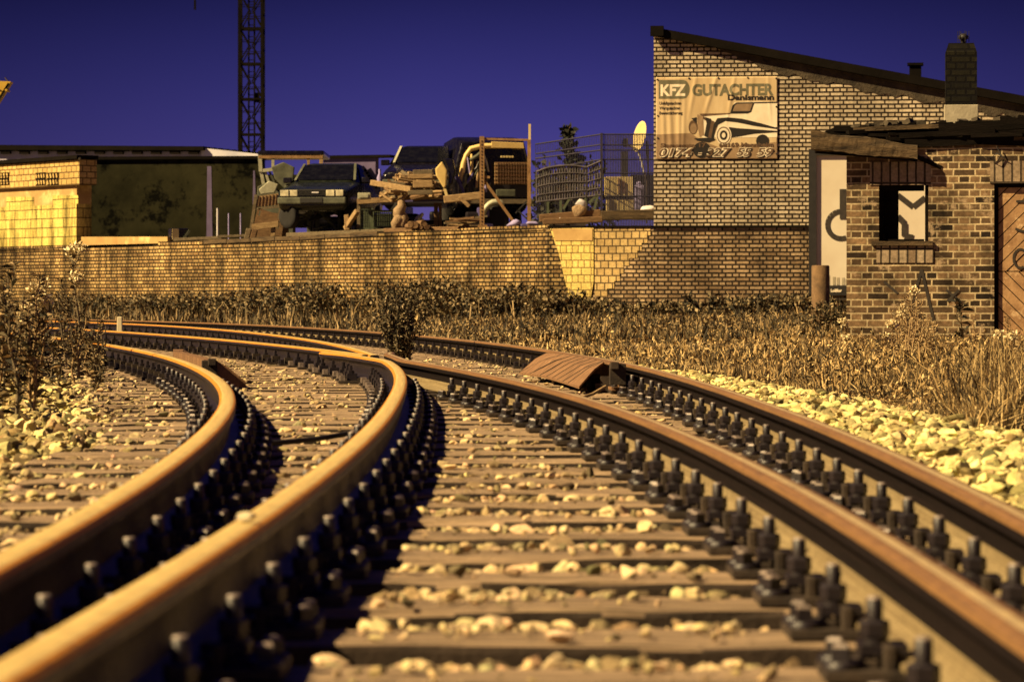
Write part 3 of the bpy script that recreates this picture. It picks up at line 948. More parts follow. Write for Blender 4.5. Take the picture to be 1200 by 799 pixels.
# hose / cable lying on sleepers, stick
c = MB()
c.tube([(-0.60, 15.4, 0.05), (-0.61, 14.6, 0.045), (-0.64, 13.9, 0.042), (-0.70, 13.3, 0.04), (-0.80, 12.8, 0.04), (-0.95, 12.45, 0.04), (-1.15, 12.25, 0.045)], 0.011, 8)
tag(c.build('cable', M['cable']), 'dark rubber cable curling across the sleepers left of the crossing', 'cable')
c = MB(); c.tube([(0.36, 17.9, 0.035), (0.46, 18.05, 0.06), (0.54, 18.2, 0.10)], 0.009, 6)
tag(c.build('stick', M['pale_wood']), 'pale dry stick lying below the ribbed check rail plate', 'stick')
c = MB(); c.box((0, 0, 0.10), (0.09, 0.09, 0.32), None, 0, 0.8)
o = c.build('marker_post', M['white_post'], bevel=0.012); o.location = (-5.9, 47.5, 0.05)
tag(o, 'small whitewashed marker post standing between distant rails on the left', 'marker post')

# ================================================================== WALLS AND BUILDINGS
class Face:
    """a vertical plane through O along direction angle a; gives local (s, z) of picture points"""
    def __init__(s, O, a):
        s.O = Vector((O[0], O[1], 0)); s.a = a; s.d = Vector((math.cos(a), math.sin(a), 0))

    def sz(s, u, v):
        k = (u - 600) / F
        t = (k * s.O.y - s.O.x) / (s.d.x - k * s.d.y)
        y = s.O.y + t * s.d.y
        return t, CZ + (VH - v) * y / F

    def pt(s, t, off=0.0, z=0.0):
        n = Vector((-s.d.y, s.d.x, 0))
        return s.O + s.d * t + n * off + Vector((0, 0, z))


# --- long retaining wall (local x runs from its right end to the left, local +y faces the tracks)
WA = math.atan2(0.786, -0.618)
W = Face((0.80, 64.0), WA)
WL = 32.0
wall_top = lambda s: 2.075 - 0.0095 * s if s < 18.9 else 1.895
root = empty('brick_wall', W.O, WA, 'long brown brick retaining wall streaked with damp below the scrapyard', 'wall')
b = MB()
n = 32
rt = random.Random(4)
tops = [wall_top(WL * i / n) + rt.uniform(-0.015, 0.015) for i in range(n + 1)]
for i in range(n):
    x0, x1 = WL * i / n, WL * (i + 1) / n
    b.add([(x0, 0, -0.3), (x1, 0, -0.3), (x1, 0, tops[i + 1] - 0.10), (x0, 0, tops[i] - 0.10), (x0, -0.45, -0.3), (x1, -0.45, -0.3), (x1, -0.45, tops[i + 1] - .10), (x0, -0.45, tops[i] - .10)],
          [(0, 1, 2, 3), (5, 4, 7, 6)] + ([(0, 3, 7, 4)] if i == 0 else []) + ([(1, 5, 6, 2)] if i == n - 1 else []))
b.build('wall_face', M['wall_brick'], root)
# coping of old bricks laid on edge, uneven
for i in range(n):
    if 14 < i < 19: continue
    x0, x1 = WL * i / n + .01, WL * (i + 1) / n - .01
    c = MB()
    dz = rt.uniform(-0.01, 0.012)
    ht = 0.095 + rt.uniform(-0.02, 0.01)
    V = []
    for x, tz in ((x0, tops[i]), (x1, tops[i + 1])):
        for y, z in ((0.03, -0.10), (0.03, -0.10 + ht), (-0.47, -0.10 + ht), (-0.47, -0.10)):
            V.append((x, y, tz + z + dz * 0 + 0.002))
    c.add(V, [(0, 1, 2, 3), (7, 6, 5, 4), (0, 4, 5, 1), (1, 5, 6, 2), (2, 6, 7, 3), (3, 7, 4, 0)])
    c.build('coping', M['old_beam'] if 5 < i < 13 else M['wall_brick'], root)

# --- patched cross wall between the long wall and the building
BA = R(-7)
BF = Face((166 * 63 / F, 63.0), BA)
XW = Face((0.80, 63.98), math.atan2(BF.O.y - 63.98, BF.O.x - 0.80))
root = empty('patched_wall', XW.O, XW.a, 'short wall patched with pale yellow blocks and square bricks beside the building', 'wall')
sz = XW.sz
z_top = 2.06


def front(poly, mat, name, y0=0.0, th=0.3, face=XW, par=None):
    pts = [face.sz(u, v) for u, v in poly]
    return MB().prism(pts, y0, y0 + th, 'XZ').build(name, mat, par)


front([(645, 268), (696, 267), (696, 291), (696, 330), (692, 352), (668, 352), (660, 318), (655, 296)], M['new_block'], 'pale_block_patch', -0.02, 0.3, XW, root)
steps = []
rq = random.Random(14)
for k in range(9):
    uu = 764 - 58 * k / 9; v_a = 267 + 80 * k / 9; v_b = 267 + 80 * (k + 1) / 9
    uu += rq.uniform(-2.5, 2.5); steps += [(uu, v_a + .01), (uu, v_b)]
front([(697, 267)] + steps + [(697, 347)], M['square_brick'], 'square_brick_infill', 0.0, 0.3, XW, root)
front([(766, 267.5), (766, 380), (640, 380), (640, 267.5)], M['low_brick'], 'brown_brick_base', 0.012, 0.3, XW, root)
front([(641, 269), (644.5, 269), (654.5, 297), (659.5, 319), (667, 352), (641, 352)], M['wall_brick'], 'brick_return', 0.005, 0.3, XW, root)
front([(648, 268), (695, 268), (695, 282), (651, 282)], M['ochre_render'], 'cement_patch', -0.035, 0.012, XW, root)
front([(642, 264.5), (764, 264.5), (764, 266.6), (642, 266.6)], M['black_beam'], 'coping', -0.03, 0.4, XW, root)

# --- building with mono-pitch roof
broot = empty('brick_building', BF.O, BA, 'tall sand coloured brick building with sloping dark roof behind the ruined shed', 'building')
sz = BF.sz
sl_z = lambda s: 5.80 - s * (5.80 - 4.20) / 8.2
zmid = 2.02
WID = 13.0
MB().prism([(0, zmid), (WID, zmid), (WID, sl_z(WID)), (0, sl_z(0))], 0.0, 0.35, 'XZ').build('wall', M['bld_brick'], broot)
MB().prism([(0.0, -0.3), (WID, -0.3), (WID, zmid - 0.004), (0.0, zmid - 0.004)], -0.03, 0.35, 'XZ').build('plinth_wall', M['low_brick'], broot)
MB().box((WID / 2, -0.045, zmid - 0.02), (WID, 0.03, 0.05)).build('damp_course', M['black_beam'], broot)
MB().prism([(0.351, -0.3), (9, -0.3), (9, sl_z(0)), (0.351, sl_z(0))], 0.0, 0.35, 'YZ').build('side_wall', M['bld_brick'], broot)
b = MB()   # roof slab
V = []
for x in (-0.03, WID):
    for y in (-0.13, 9.2):
        for dz in (0.0, 0.17):
            V.append((x, y, sl_z(x) + dz + 0.003))
b.add(V, [(0, 1, 3, 2), (4, 6, 7, 5), (0, 4, 5, 1), (2, 3, 7, 6), (1, 5, 7, 3), (0, 2, 6, 4)])
rf = b.build('roof', M['roof_dark'], broot)
MB().box((0.08, -0.15, sl_z(0) + 0.09), (0.26, 0.12, 0.20)).build('gutter_end', M['roof_dark'], rf)
s0, z0 = sz(1073, 104)
v_ = MB(); v_.box((s0, 1.2, sl_z(s0) + 0.32), (0.24, 0.24, 0.30)); v_.box((s0, 1.2, sl_z(s0) + 0.49), (0.32, 0.32, 0.05))
v_.build('vent', M['roof_dark'], rf)
# rough cement strip following the roof line
rt = random.Random(9)
lo, hi = [], []
for i, u in enumerate(range(842, 1260, 9)):
    s, _ = sz(u, 100)
    w_ = min(1.0, (u - 842) / 60) * (0.27 + rt.uniform(-0.07, 0.07)) * (1.0 if u > 900 else 0.85)
    hi.append((s, sl_z(s) - 0.002)); lo.append((s, sl_z(s) - 0.02 - w_))
MB().prism(lo + hi[::-1], -0.014, -0.001, 'XZ').build('cement_strip', M['mortar_smear'], broot)
# gate / billboard behind the shed
bs0, bz1 = sz(948, 180); bs1 = bs0 + 3.75; _, bz0 = sz(960, 345)
root = empty('billboard', BF.pt(bs0, -0.10), BA, 'white sprayed billboard in a black frame behind the shed', 'billboard')
pw = 3.75; zb0 = 0.83; zb1 = 3.40
MB().box((pw / 2, 0, (zb0 + zb1) / 2), (pw - 0.30, 0.05, zb1 - zb0)).build('panel', M['sheet_white'], root)
fr = MB()
fr.box((0.075, -0.02, 1.75), (0.15, 0.12, 3.55)); fr.box((pw - 0.075, -0.02, 1.75), (0.15, 0.12, 3.55))
fr.box((pw / 2, -0.02, zb1 + 0.06), (pw - 0.305, 0.12, 0.115)); fr.box((pw / 2, -0.02, zb0 - 0.10), (pw - 0.305, 0.12, 0.19))
fr.build('frame', M['black_metal'], root)
MB().box((pw / 2, -0.03, 0.56), (pw - 0.31, 0.08, 0.04)).build('sill_bar', M['plate'], root)


def text_mesh(name, txt, size, mat, parent, loc, shear=0.0, ex=0.004, width=None, rot=(PI / 2, 0, 0), bold=0.0, align='LEFT'):
    cu = bpy.data.curves.new(name, 'FONT')
    cu.body = txt; cu.size = size; cu.shear = shear; cu.extrude = ex; cu.offset = bold; cu.align_x = align
    cu.resolution_u = 4
    o = bpy.data.objects.new(name, cu); COL.objects.link(o)
    bpy.context.view_layer.update()
    dg = bpy.context.evaluated_depsgraph_get()
    me = bpy.data.meshes.new_from_object(o.evaluated_get(dg))
    COL.objects.unlink(o); bpy.data.objects.remove(o)
    xs = [v.co.x for v in me.vertices]
    if width and xs:
        k = width / (max(xs) - min(xs)); x0 = min(xs)
        for v in me.vertices: v.co.x = (v.co.x - x0) * k
    me.materials.clear(); me.materials.append(mat)
    o = bpy.data.objects.new(name, me); COL.objects.link(o)
    o.parent = parent; o.location = loc; o.rotation_euler = rot
    return o


# sprayed marks on the billboard: local x from bs0
def bpt(u, v):
    s, z = sz(u, v); return s - bs0, z


def stroke(name, pts, w, mat, parent, y, conv):
    m = MB(); q = [Vector((conv(u, v)[0], y, conv(u, v)[1])) for u, v in pts]
    for i in range(len(q) - 1):
        m.beam(q[i], q[i + 1], 0.004 + 0.0007 * (i % 3), w, up=(0, 0, 1)) if abs((q[i + 1] - q[i]).z) < abs((q[i + 1] - q[i]).x) else m.beam(q[i], q[i + 1], 0.004 + 0.0007 * (i % 3), w, up=(1, 0, 0))
    return m.build(name, mat, parent)


arc = [(986 + 16 * math.cos(R(a)), 264 + 16 * math.sin(R(a))) for a in range(70, 300, 15)]
stroke('spray_mark', arc, 0.10, M['spray'], root, -0.03, bpt)
stroke('spray_mark', [(988, 222), (988, 257)], 0.13, M['spray'], root, -0.036, bpt)
stroke('spray_mark', [(1052, 229), (1070, 243), (1084, 232)], 0.11, M['spray'], root, -0.03, bpt)
stroke('spray_mark', [(1052, 254), (1060, 262), (1060, 277), (1070, 279)], 0.12, M['spray'], root, -0.036, bpt)
lx, lz = bpt(975, 341)
text_mesh('maker_lettering', 'Loliflor', 0.085, M['ink_white'], root, (lx - 0.02, -0.086, lz - 0.02), width=0.22, bold=0.004)
# faint skyline printed at the lower edge of the sheet
sk = MB()
rt = random.Random(2)
x = 0.2
while x < 3.4:
    h_ = rt.uniform(0.04, 0.22); sk.box((x, -0.028, 0.84 + h_ / 2), (0.05, 0.004, h_)); x += rt.uniform(0.055, 0.13)
sk.build('printed_skyline', M['concrete'], root)

# --- banner
U0, U1, V0, V1 = 769, 911, 91, 187
ps0, pz1 = sz(U0, V0); ps1, _ = sz(U1, V0); _, pz0 = sz(U0, V1)
PWD = ps1 - ps0; PH = pz1 - pz0
root = empty('banner', BF.pt(ps0, -0.02, pz0), BA, 'creased tarpaulin banner for a car assessor with an old limousine on it', 'banner')
nxg, nzg = 110, 56


def crease(fu, fv):
    y = 0.002 * math.sin(fu * 23 + fv * 9)
    for (c0, sl, wd, am) in ((0.10, 0.03, 0.02, .016), (0.05, 0.02, 0.016, .013), (0.19, 0.00, 0.018, .017), (0.24, -0.02, 0.016, .012), (0.50, -0.22, 0.015, .013), (0.65, -0.12, 0.012, .012), (0.33, -0.12, 0.016, .012), (0.80, -0.1, 0.02, .006), (0.92, 0.05, 0.012, .007)):
        dd = fu - (c0 + sl * fv)
        env = math.exp(-((fv - 0.65) / 0.45) ** 2) if c0 < 0.3 else math.exp(-((fv - 0.2) / 0.3) ** 2)
        y -= am * math.exp(-(dd / wd) ** 2) * env
    return y


V = []
for j in range(nzg + 1):
    for i in range(nxg + 1):
        V.append((PWD * i / nxg, crease(i / nxg, 1 - j / nzg), PH * j / nzg))
q = [(j * (nxg + 1) + i, j * (nxg + 1) + i + 1, (j + 1) * (nxg + 1) + i + 1, (j + 1) * (nxg + 1) + i) for j in range(nzg) for i in range(nxg)]
mb = MB(); mb.add(V, q, 0, True); bo = mb.build('tarpaulin', M['banner'], root, fix=False)
md = bo.modifiers.new('thickness', 'SOLIDIFY'); md.thickness = 0.004; md.offset = 1


def bp(px, py):       # from the 1162x799 close-up (banner spans x 70..1100, y 42..742)
    return ((px - 70) / 1030.0 * PWD, (742 - py) / 700.0 * PH)


def drape(o, y):      # lay a printed shape on the creased tarpaulin
    me = o.data
    me.transform(o.matrix_basis); o.matrix_basis = Matrix.Identity(4)
    bm = bmesh.new(); bm.from_mesh(me)
    xs = [v.co.x for v in bm.verts]; zs = [v.co.z for v in bm.verts]
    for x in np.arange(math.floor(min(xs) / .022) * .022, max(xs), .022):
        bmesh.ops.bisect_plane(bm, geom=bm.verts[:] + bm.edges[:] + bm.faces[:], plane_co=(x, 0, 0), plane_no=(1, 0, 0))
    for z in np.arange(math.floor(min(zs) / .06) * .06, max(zs), .06):
        bmesh.ops.bisect_plane(bm, geom=bm.verts[:] + bm.edges[:] + bm.faces[:], plane_co=(0, 0, z), plane_no=(0, 0, 1))
    for v in bm.verts: v.co.y += crease(v.co.x / PWD, 1 - v.co.z / PH)
    bm.to_mesh(me); bm.free(); me.update()
    return o


YP = -0.0055


def flat(name, poly, mat, lay=0, par=root):
    pts = [bp(*p) for p in poly]
    o = MB().prism(pts, YP - 0.0011 * lay - 0.001, YP - 0.0011 * lay, 'XZ')
    o = o.build(name, mat, par); return drape(o, 0)


def ell(cx, cy, rx, ry, n=20, a0=0, a1=360):
    return [(cx + rx * math.cos(R(a0 + (a1 - a0) * i / n)), cy + ry * math.sin(R(a0 + (a1 - a0) * i / n))) for i in range(n + (0 if a1 - a0 == 360 else 1))]


flat('logo_badge', [(92, 66), (300, 66)] + ell(300, 146, 55, 80, 12, -90, 90) + [(92, 226)], M['ink_green'], 0)
def put(txt, px, py, hpx, wpx, mat, lay, name, shear=0.0, bold=0.0):
    x, z = bp(px, py); W_ = wpx / 1030.0 * PWD; H_ = hpx / 700.0 * PH
    return drape(text_mesh(name, txt, H_ / 0.70, mat, root, (x, YP - 0.0011 * lay, z), shear, 0.0005, W_, bold=bold), 0)
put('KFZ', 108, 198, 92, 215, M['ink_white'], 2, 'lettering', 0, 0.012)
put('GUTACHTER', 378, 198, 92, 690, M['ink_green'], 1, 'lettering', 0, 0.013)
for dx in (515, 560): flat('umlaut_dot', ell(dx - 25, 92, 9, 9, 10), M['ink_green'], 1) if False else None
put('Danismann', 680, 240, 44, 392, M['ink_black'], 2, 'lettering', 0, 0.006)
put('Unfallgutachten', 98, 276, 26, 185, M['ink_black'], 1, 'lettering', 0, 0.002)
put('Wertgutachten', 98, 318, 26, 175, M['ink_black'], 1, 'lettering', 0, 0.002)
put('Beweissicherung', 98, 360, 26, 198, M['ink_black'], 1, 'lettering', 0, 0.002)
# printed old limousine
flat('printed_ground', [(72, 530), (360, 520), (470, 590), (600, 640), (1096, 600), (1096, 736), (72, 736)], M['ink_mid'], 0)
flat('printed_car', [(455, 365), (700, 355), (735, 262), (900, 255), (1098, 258), (1098, 560), (800, 560), (560, 560), (470, 560), (430, 520), (420, 400)], M['ink_white'], 1)
flat('printed_car', [(700, 352), (720, 285), (755, 262), (1098, 258), (1098, 270), (905, 272), (880, 345), (850, 358), (700, 358)], M['ink_black'], 2)
flat('printed_car', [(722, 336), (738, 290), (760, 274), (890, 272), (868, 335)], M['ink_mid'], 3)
flat('printed_car', [(440, 355), (700, 352), (700, 362), (470, 378), (560, 420), (600, 450), (560, 560), (520, 580), (500, 520), (530, 440), (470, 400)], M['ink_brown'], 2)
flat('printed_car', [(590, 395), (680, 388), (800, 400), (960, 440), (1098, 480), (1098, 492), (900, 462), (760, 432), (660, 420), (600, 450), (575, 480), (560, 590), (540, 560), (560, 450)], M['ink_black'], 3)
flat('printed_car', [(690, 470), (760, 480), (1098, 505), (1098, 518), (900, 530), (760, 555), (700, 560)], M['ink_black'], 3)
flat('printed_car', ell(645, 540, 66, 82), M['ink_white'], 4)
flat('printed_car', ell(645, 540, 58, 73), M['ink_brown'], 5)
flat('printed_car', ell(645, 540, 50, 63), M['ink_white'], 6)
flat('printed_car', ell(645, 540, 33, 42), M['ink_black'], 7)
flat('printed_car', ell(645, 540, 16, 22), M['ink_white'], 8)
flat('printed_car', ell(975, 590, 55, 55, 20), M['ink_black'], 3)
flat('printed_car', [(420, 360), (470, 380), (480, 540), (440, 550), (425, 480)], M['ink_mid'], 3)
flat('printed_car', [(490, 385), (540, 400), (530, 460), (510, 560), (480, 545), (500, 440)], M['ink_black'], 4)
flat('printed_car', ell(385, 470, 38, 60), M['ink_brown'], 2)
flat('printed_car', ell(388, 480, 28, 44), M['ink_mid'], 3)
flat('printed_car', [(370, 395), (415, 385), (415, 440), (395, 420)], M['ink_black'], 3)
flat('printed_car', [(390, 565), (520, 560), (580, 575), (520, 600), (420, 585)], M['ink_black'], 4)
flat('printed_car', ell(460, 665, 75, 70), M['ink_black'], 2)
for (t, px, w_) in (('0174', 92, 290), ('-', 425, 38), ('327', 495, 215), ('55', 752, 130), ('59', 922, 145)):
    hh = 66 if t != '-' else 60
    put(t, px + 7, 724, hh, w_, M['ink_black'], 8, 'lettering', 0.25, 0.018)
    put(t, px, 717, hh, w_, M['ink_white'], 10, 'lettering', 0.25, 0.016)
    put(t, px + 1, 716, hh, w_ - 2, M['ink_brown'], 12, 'lettering', 0.25, 0.004)
put('Siemensstr. 17', 108, 640, 34, 385, M['ink_brown'], 6, 'lettering', 0, 0.004)
put('68169 Mannheim', 606, 638, 34, 462, M['ink_brown'], 6, 'lettering', 0, 0.004)
for px, py in ((80, 60), (85, 370), (85, 560), (1090, 60), (1092, 300), (1092, 480), (1092, 700), (600, 52), (350, 52), (850, 52)):
    x, z = bp(px, py)
    MB().lathe((x, -0.004, z), [(0.018, -0.012), (0.018, 0.0)], 8, axis='Y').build('eyelet', M['black_metal'], root)

# --- ruined brick shed
SF = Face((392 * 38.5 / F, 38.5), BA)
sroot = empty('brick_shed', SF.O, BA, 'small ruined dark brick shed with collapsed roof and empty window', 'shed')
sz = SF.sz
s_w0, z_l0 = sz(1030, 217); s_w1, z_s = sz(1088, 284); _, z_l1 = sz(1030, 190)
s_d0, z_d1 = sz(1165, 215); SW_ = 4.6; sd1 = s_d0 + 1.06
ZB = -0.1; ztop = lambda s: 2.34 + 0.30 * min(1, max(0, (s - 0.75) / 0.5))
_, zlt = sz(1030, 192)
TH = 0.24
# front wall built round its openings, pieces butt end to end
pc = MB()
pc.prism([(0, ZB), (s_w0, ZB), (s_w0, ztop(0)), (0, ztop(0))], 0, TH, 'XZ')
pc.prism([(s_w0, ZB), (s_w1, ZB), (s_w1, z_s), (s_w0, z_s)], 0, TH, 'XZ')
pc.prism([(s_w0, zlt), (s_w1, zlt), (s_w1, ztop(s_w1)), (s_w0, ztop(s_w0))], 0, TH, 'XZ')
pc.prism([(s_w1, ZB), (s_d0, ZB), (s_d0, ztop(3)), (s_w1, ztop(s_w1))], 0, TH, 'XZ')
pc.prism([(s_d0, zlt), (sd1, zlt), (sd1, ztop(3)), (s_d0, ztop(3))], 0, TH, 'XZ')
pc.prism([(sd1, ZB), (SW_, ZB), (SW_, ztop(3)), (sd1, ztop(3))], 0, TH, 'XZ')
pc.build('front_wall', M['shed_brick'], sroot)
MB().prism([(TH + .002, ZB), (3.2, ZB), (3.2, 2.3), (TH + .002, 2.3)], 0.0, TH, 'YZ').build('side_wall', M['shed_brick'], sroot)
MB().prism([(TH + .002, ZB), (3.2, ZB), (3.2, 2.6), (TH + .002, 2.6)], SW_ - TH, SW_, 'YZ').build('side_wall', M['shed_brick'], sroot)
# back wall with a wide gap through which the billboard shows
gb = Face(SF.pt(0, 3.2), BA); sg0, _ = gb.sz(1053, 250)
MB().prism([(0, ZB), (sg0, ZB), (sg0, 2.4), (0, 2.4)], 3.202, 3.202 + TH, 'XZ').build('back_wall', M['shed_brick'], sroot)
MB().prism([(sg0 + 0.95, ZB), (SW_, ZB), (SW_, 2.4), (sg0 + 0.95, 2.4)], 3.202, 3.202 + TH, 'XZ').build('back_wall', M['shed_brick'], sroot)
MB().prism([(s_w0 - 0.11, z_l0), (s_w1 + 0.03, z_l0), (s_w1 + 0.03, zlt + 0.02), (s_w0 - 0.11, zlt + 0.02)], -0.012, TH - 0.01, 'XZ').build('lintel', M['soldier'], sroot)
MB().prism([(s_d0 - 0.05, z_d1), (sd1 + 0.05, z_d1), (sd1 + 0.05, z_d1 + 0.27), (s_d0 - 0.05, z_d1 + 0.27)], -0.012, TH - 0.01, 'XZ').build('lintel', M['soldier'], sroot)
# window frame and sill
wf = empty('window', (0, 0, 0)); wf.parent = sroot
f_ = MB(); f_.box((s_w0 + 0.025, 0.10, (z_s + z_l0) / 2), (0.05, 0.08, z_l0 - z_s)); f_.box((s_w1 - 0.02, 0.10, (z_s + z_l0) / 2), (0.04, 0.08, z_l0 - z_s))
f_.box(((s_w0 + s_w1) / 2, 0.10, z_l0 - 0.035), (s_w1 - s_w0 - 0.10, 0.08, 0.07)); f_.box(((s_w0 + s_w1) / 2, 0.10, z_s + 0.02), (s_w1 - s_w0 - 0.10, 0.08, 0.04))
f_.build('frame', M['black_beam'], wf)
MB().box((s_w0 + 0.05 + 0.085, 0.17, (z_s + z_l0) / 2), (0.165, 0.03, z_l0 - z_s - 0.11)).build('casement', M['black_beam'], wf)
_, zs2 = sz(1030, 308)
MB().box(((s_w0 + s_w1) / 2 - 0.02, -0.02, z_s - 0.012), (s_w1 - s_w0 + 0.14, 0.05, 0.05)).build('sill_board', M['old_beam'], wf)
MB().prism([(s_w0 - 0.03, zs2), (s_w1 + 0.06, zs2), (s_w1 + 0.06, z_s - 0.04), (s_w0 - 0.03, z_s - 0.04)], -0.012, 0.05, 'XZ').build('sill', M['soldier'], wf)
# diagonal board door
dr = empty('door', (0, 0, 0)); dr.parent = sroot
dw0, dw1, dz0, dz1 = s_d0 + 0.055, sd1 - 0.055, 0.0, z_d1 - 0.05
MB().box(((dw0 + dw1) / 2, 0.105, (dz0 + dz1) / 2), (dw1 - dw0, 0.03, dz1 - dz0)).build('backing', M['black_beam'], dr)
_, zrail = sz(1170, 318)
import itertools
def clip_poly(poly, a, bq, cq):      # keep a*x+b*z<=c
    out = []
    for i in range(len(poly)):
        p, q_ = poly[i], poly[(i + 1) % len(poly)]
        fp, fq = a * p[0] + bq * p[1] - cq, a * q_[0] + bq * q_[1] - cq
        if fp <= 0: out.append(p)
        if fp * fq < 0:
            t = fp / (fp - fq); out.append((p[0] + (q_[0] - p[0]) * t, p[1] + (q_[1] - p[1]) * t))
    return out
rt = random.Random(5)
bd = MB()
for (z_a, z_b, sg) in ((zrail + 0.006, dz1, 1), (dz0, zrail - 0.006, -1)):
    h = 0.118
    k0 = -40
    for k in range(-30, 40):
        # boards run at 45 degrees; sg flips them
        c0, c1 = k * h, (k + 1) * h - 0.011
        poly = [(dw0, z_a), (dw1, z_a), (dw1, z_b), (dw0, z_b)]
        a_, b_ = (-0.7071 * sg, 0.7071)
        poly = clip_poly(poly, a_, b_, c1)
        if len(poly) > 2: poly = clip_poly(poly, -a_, -b_, -c0)
        if len(poly) > 2: bd.prism(poly, 0.060 + rt.uniform(-0.004, 0.004), 0.09, 'XZ')
bd.build('boards', M['door_wood'], dr)
fb = MB(); fb.box((s_d0 + 0.026, 0.09, 1.0), (0.05, 0.1, 2.1)); fb.box((sd1 - 0.026, 0.09, 1.0), (0.05, 0.1, 2.1)); fb.box(((s_d0 + sd1) / 2, 0.09, z_d1 - 0.024), (sd1 - s_d0 - 0.108, 0.1, 0.048))
fb.build('frame', M['black_beam'], dr)
spt = lambda u, v: sz(u, v)
stroke('spray_mark', [(1191, 236), (1206, 236)], 0.03, M['spray'], dr, 0.052, spt)
stroke('spray_mark', [(1190, 268), (1197, 271), (1206, 271)], 0.03, M['spray'], dr, 0.052, spt)
stroke('spray_mark', [(1196 + 8 * math.cos(R(a)), 303 + 11 * math.sin(R(a))) for a in range(60, 420, 20)], 0.03, M['spray'], dr, 0.052, spt)
stroke('spray_mark', [(1203, 225), (1203, 330)], 0.03, M['spray'], dr, 0.046, spt)
# sprayed A and star on the brickwork
stroke('spray_mark', [(1058, 388), (1070, 350), (1080, 316), (1088, 350), (1097, 388)], 0.035, M['spray'], sroot, -0.004, spt)
stroke('spray_mark', [(1036, 330), (1052, 344)], 0.03, M['spray'], sroot, -0.004, spt)
stroke('spray_mark', [(1109, 340), (1124, 352)], 0.03, M['spray'], sroot, -0.004, spt)
stroke('spray_mark', [(1124, 340), (1110, 353)], 0.03, M['spray'], sroot, -0.008, spt)
# collapsed roof: charred layers
rfr = empty('roof', (0, 0, 0)); rfr.parent = sroot
pe0 = sz(950, 165); 
bm_ = MB(); a = sz(951, 165); c_ = sz(1075, 178)
nb_ = 26; rr_ = random.Random(6); rings = []
for i in range(nb_):
    t = i / (nb_ - 1); p_ = Vector((a[0], -0.16, a[1])).lerp(Vector((c_[0], -0.10, c_[1] - 0.01)), t)
    jy = (.006, .01, .008, .0, .0); jz = (.012, .01, .014, .012, .01)
    for j_, (y_, z_) in enumerate(((-.09, -.12), (-.10, .0), (-.08, .11), (.08, .12), (.09, -.11))):
        rings.append((p_.x + 0, p_.y + y_ + jy[j_] * math.sin(i * .5 + j_ * 2) + rr_.uniform(-.004, .004), p_.z + z_ * (1 - .25 * t) + jz[j_] * math.sin(i * .37 + j_) + rr_.uniform(-.006, .006)))
bm_.add(rings, [(i * 5 + j, i * 5 + (j + 1) % 5, (i + 1) * 5 + (j + 1) % 5, (i + 1) * 5 + j) for i in range(nb_ - 1) for j in range(5)] + [(0, 1, 2, 3, 4), tuple((nb_ - 1) * 5 + j for j in (4, 3, 2, 1, 0))])
bm_.build('eaves_beam', M['old_beam'], rfr)
rt = random.Random(12)
for i in range(26):
    u0 = rt.uniform(985, 1130); u1 = u0 + rt.uniform(40, 150)
    v0 = np.interp(u0, [980, 1100, 1200], [158, 150, 143]) + rt.uniform(-5, 12)
    v1 = v0 + rt.uniform(-7, 5)
    p0 = sz(u0, v0); p1 = sz(u1, v1); y0 = rt.uniform(0.02, 0.45)
    m = MB(); m.beam((p0[0], y0, p0[1]), (p1[0], y0 + rt.uniform(-.15, .2), p1[1]), rt.uniform(.10, .25), rt.uniform(0.025, 0.075))
    m.build('charred_board', M['black_beam'], rfr)
for (ua, va, ub, vb, wv, mt) in ((1072, 183, 1103, 197, 0.05, 'black_beam'), (955, 176, 1075, 186, 0.07, 'black_beam'), (1060, 166, 1230, 158, 0.16, 'black_beam'), (1100, 152, 1240, 142, 0.12, 'black_beam'), (1150, 165, 1240, 168, 0.10, 'black_beam'), (1000, 152, 1100, 148, 0.05, 'old_beam')):
    a = sz(ua, va); c_ = sz(ub, vb)
    m = MB(); m.beam((a[0], 0.03, a[1]), (c_[0], 0.06, c_[1]), 0.14, wv); m.build('charred_board', M[mt], rfr)
for i in range(22):
    u0 = rt.uniform(975, 1190); v0 = np.interp(u0, [975, 1075, 1200], [163, 163, 160]) + rt.uniform(-8, 6); ln = rt.uniform(25, 90)
    p0 = sz(u0, v0); p1 = sz(u0 + ln, v0 + rt.uniform(-5, 6)); y0 = rt.uniform(-.06, .1)
    m = MB(); m.beam((p0[0], y0, p0[1]), (p1[0], y0 + rt.uniform(-.05, .15), p1[1]), rt.uniform(.06, .16), rt.uniform(0.02, 0.05)); m.build('charred_board', M['old_beam' if i % 5 == 0 else 'black_beam'], rfr)
for i in range(40):
    u0 = rt.uniform(970, 1210); v0 = np.interp(u0, [970, 1075, 1200], [152, 146, 139]) + rt.uniform(-2, 3); p0 = sz(u0, v0)
    m = MB(); m.box((p0[0], rt.uniform(.2, .5), p0[1]), (rt.uniform(.05, .22), .14, rt.uniform(.02, .07)), Matrix.Rotation(rt.uniform(-.35, .35), 3, 'Y')); m.build('roof_fragment', M['black_beam'], rfr)
m = MB()
jag = [(-0.40 + (SW_ + .5) * i / 40, 2.665 + 0.18 * i / 40 + rt.uniform(-.05, .03)) for i in range(41)]
jlo = [(x_, z_ - rt.uniform(.05, .12)) for x_, z_ in jag]
m.prism(jlo + jag[::-1], 0.33, 3.5, 'XZ'); m.build('roof_felt', M['black_beam'], rfr)
mo = MB()
for i in range(34):
    s = rt.gauss(0.55, 0.22) if i % 3 else rt.uniform(0.1, 3.4); q_ = rt.uniform(.35, 1.0)
    mo.box((s, rt.uniform(0.3, 0.6), 2.69 + s * 0.04 + rt.uniform(0, 0.03)), (.12 * q_, .09 * q_, .07 * q_), Matrix.Rotation(rt.uniform(-1, 1), 3, (rt.random(), rt.random(), 1)))
tag(mo.build('rubble', M['mortar_smear'], rfr), kind='stuff')
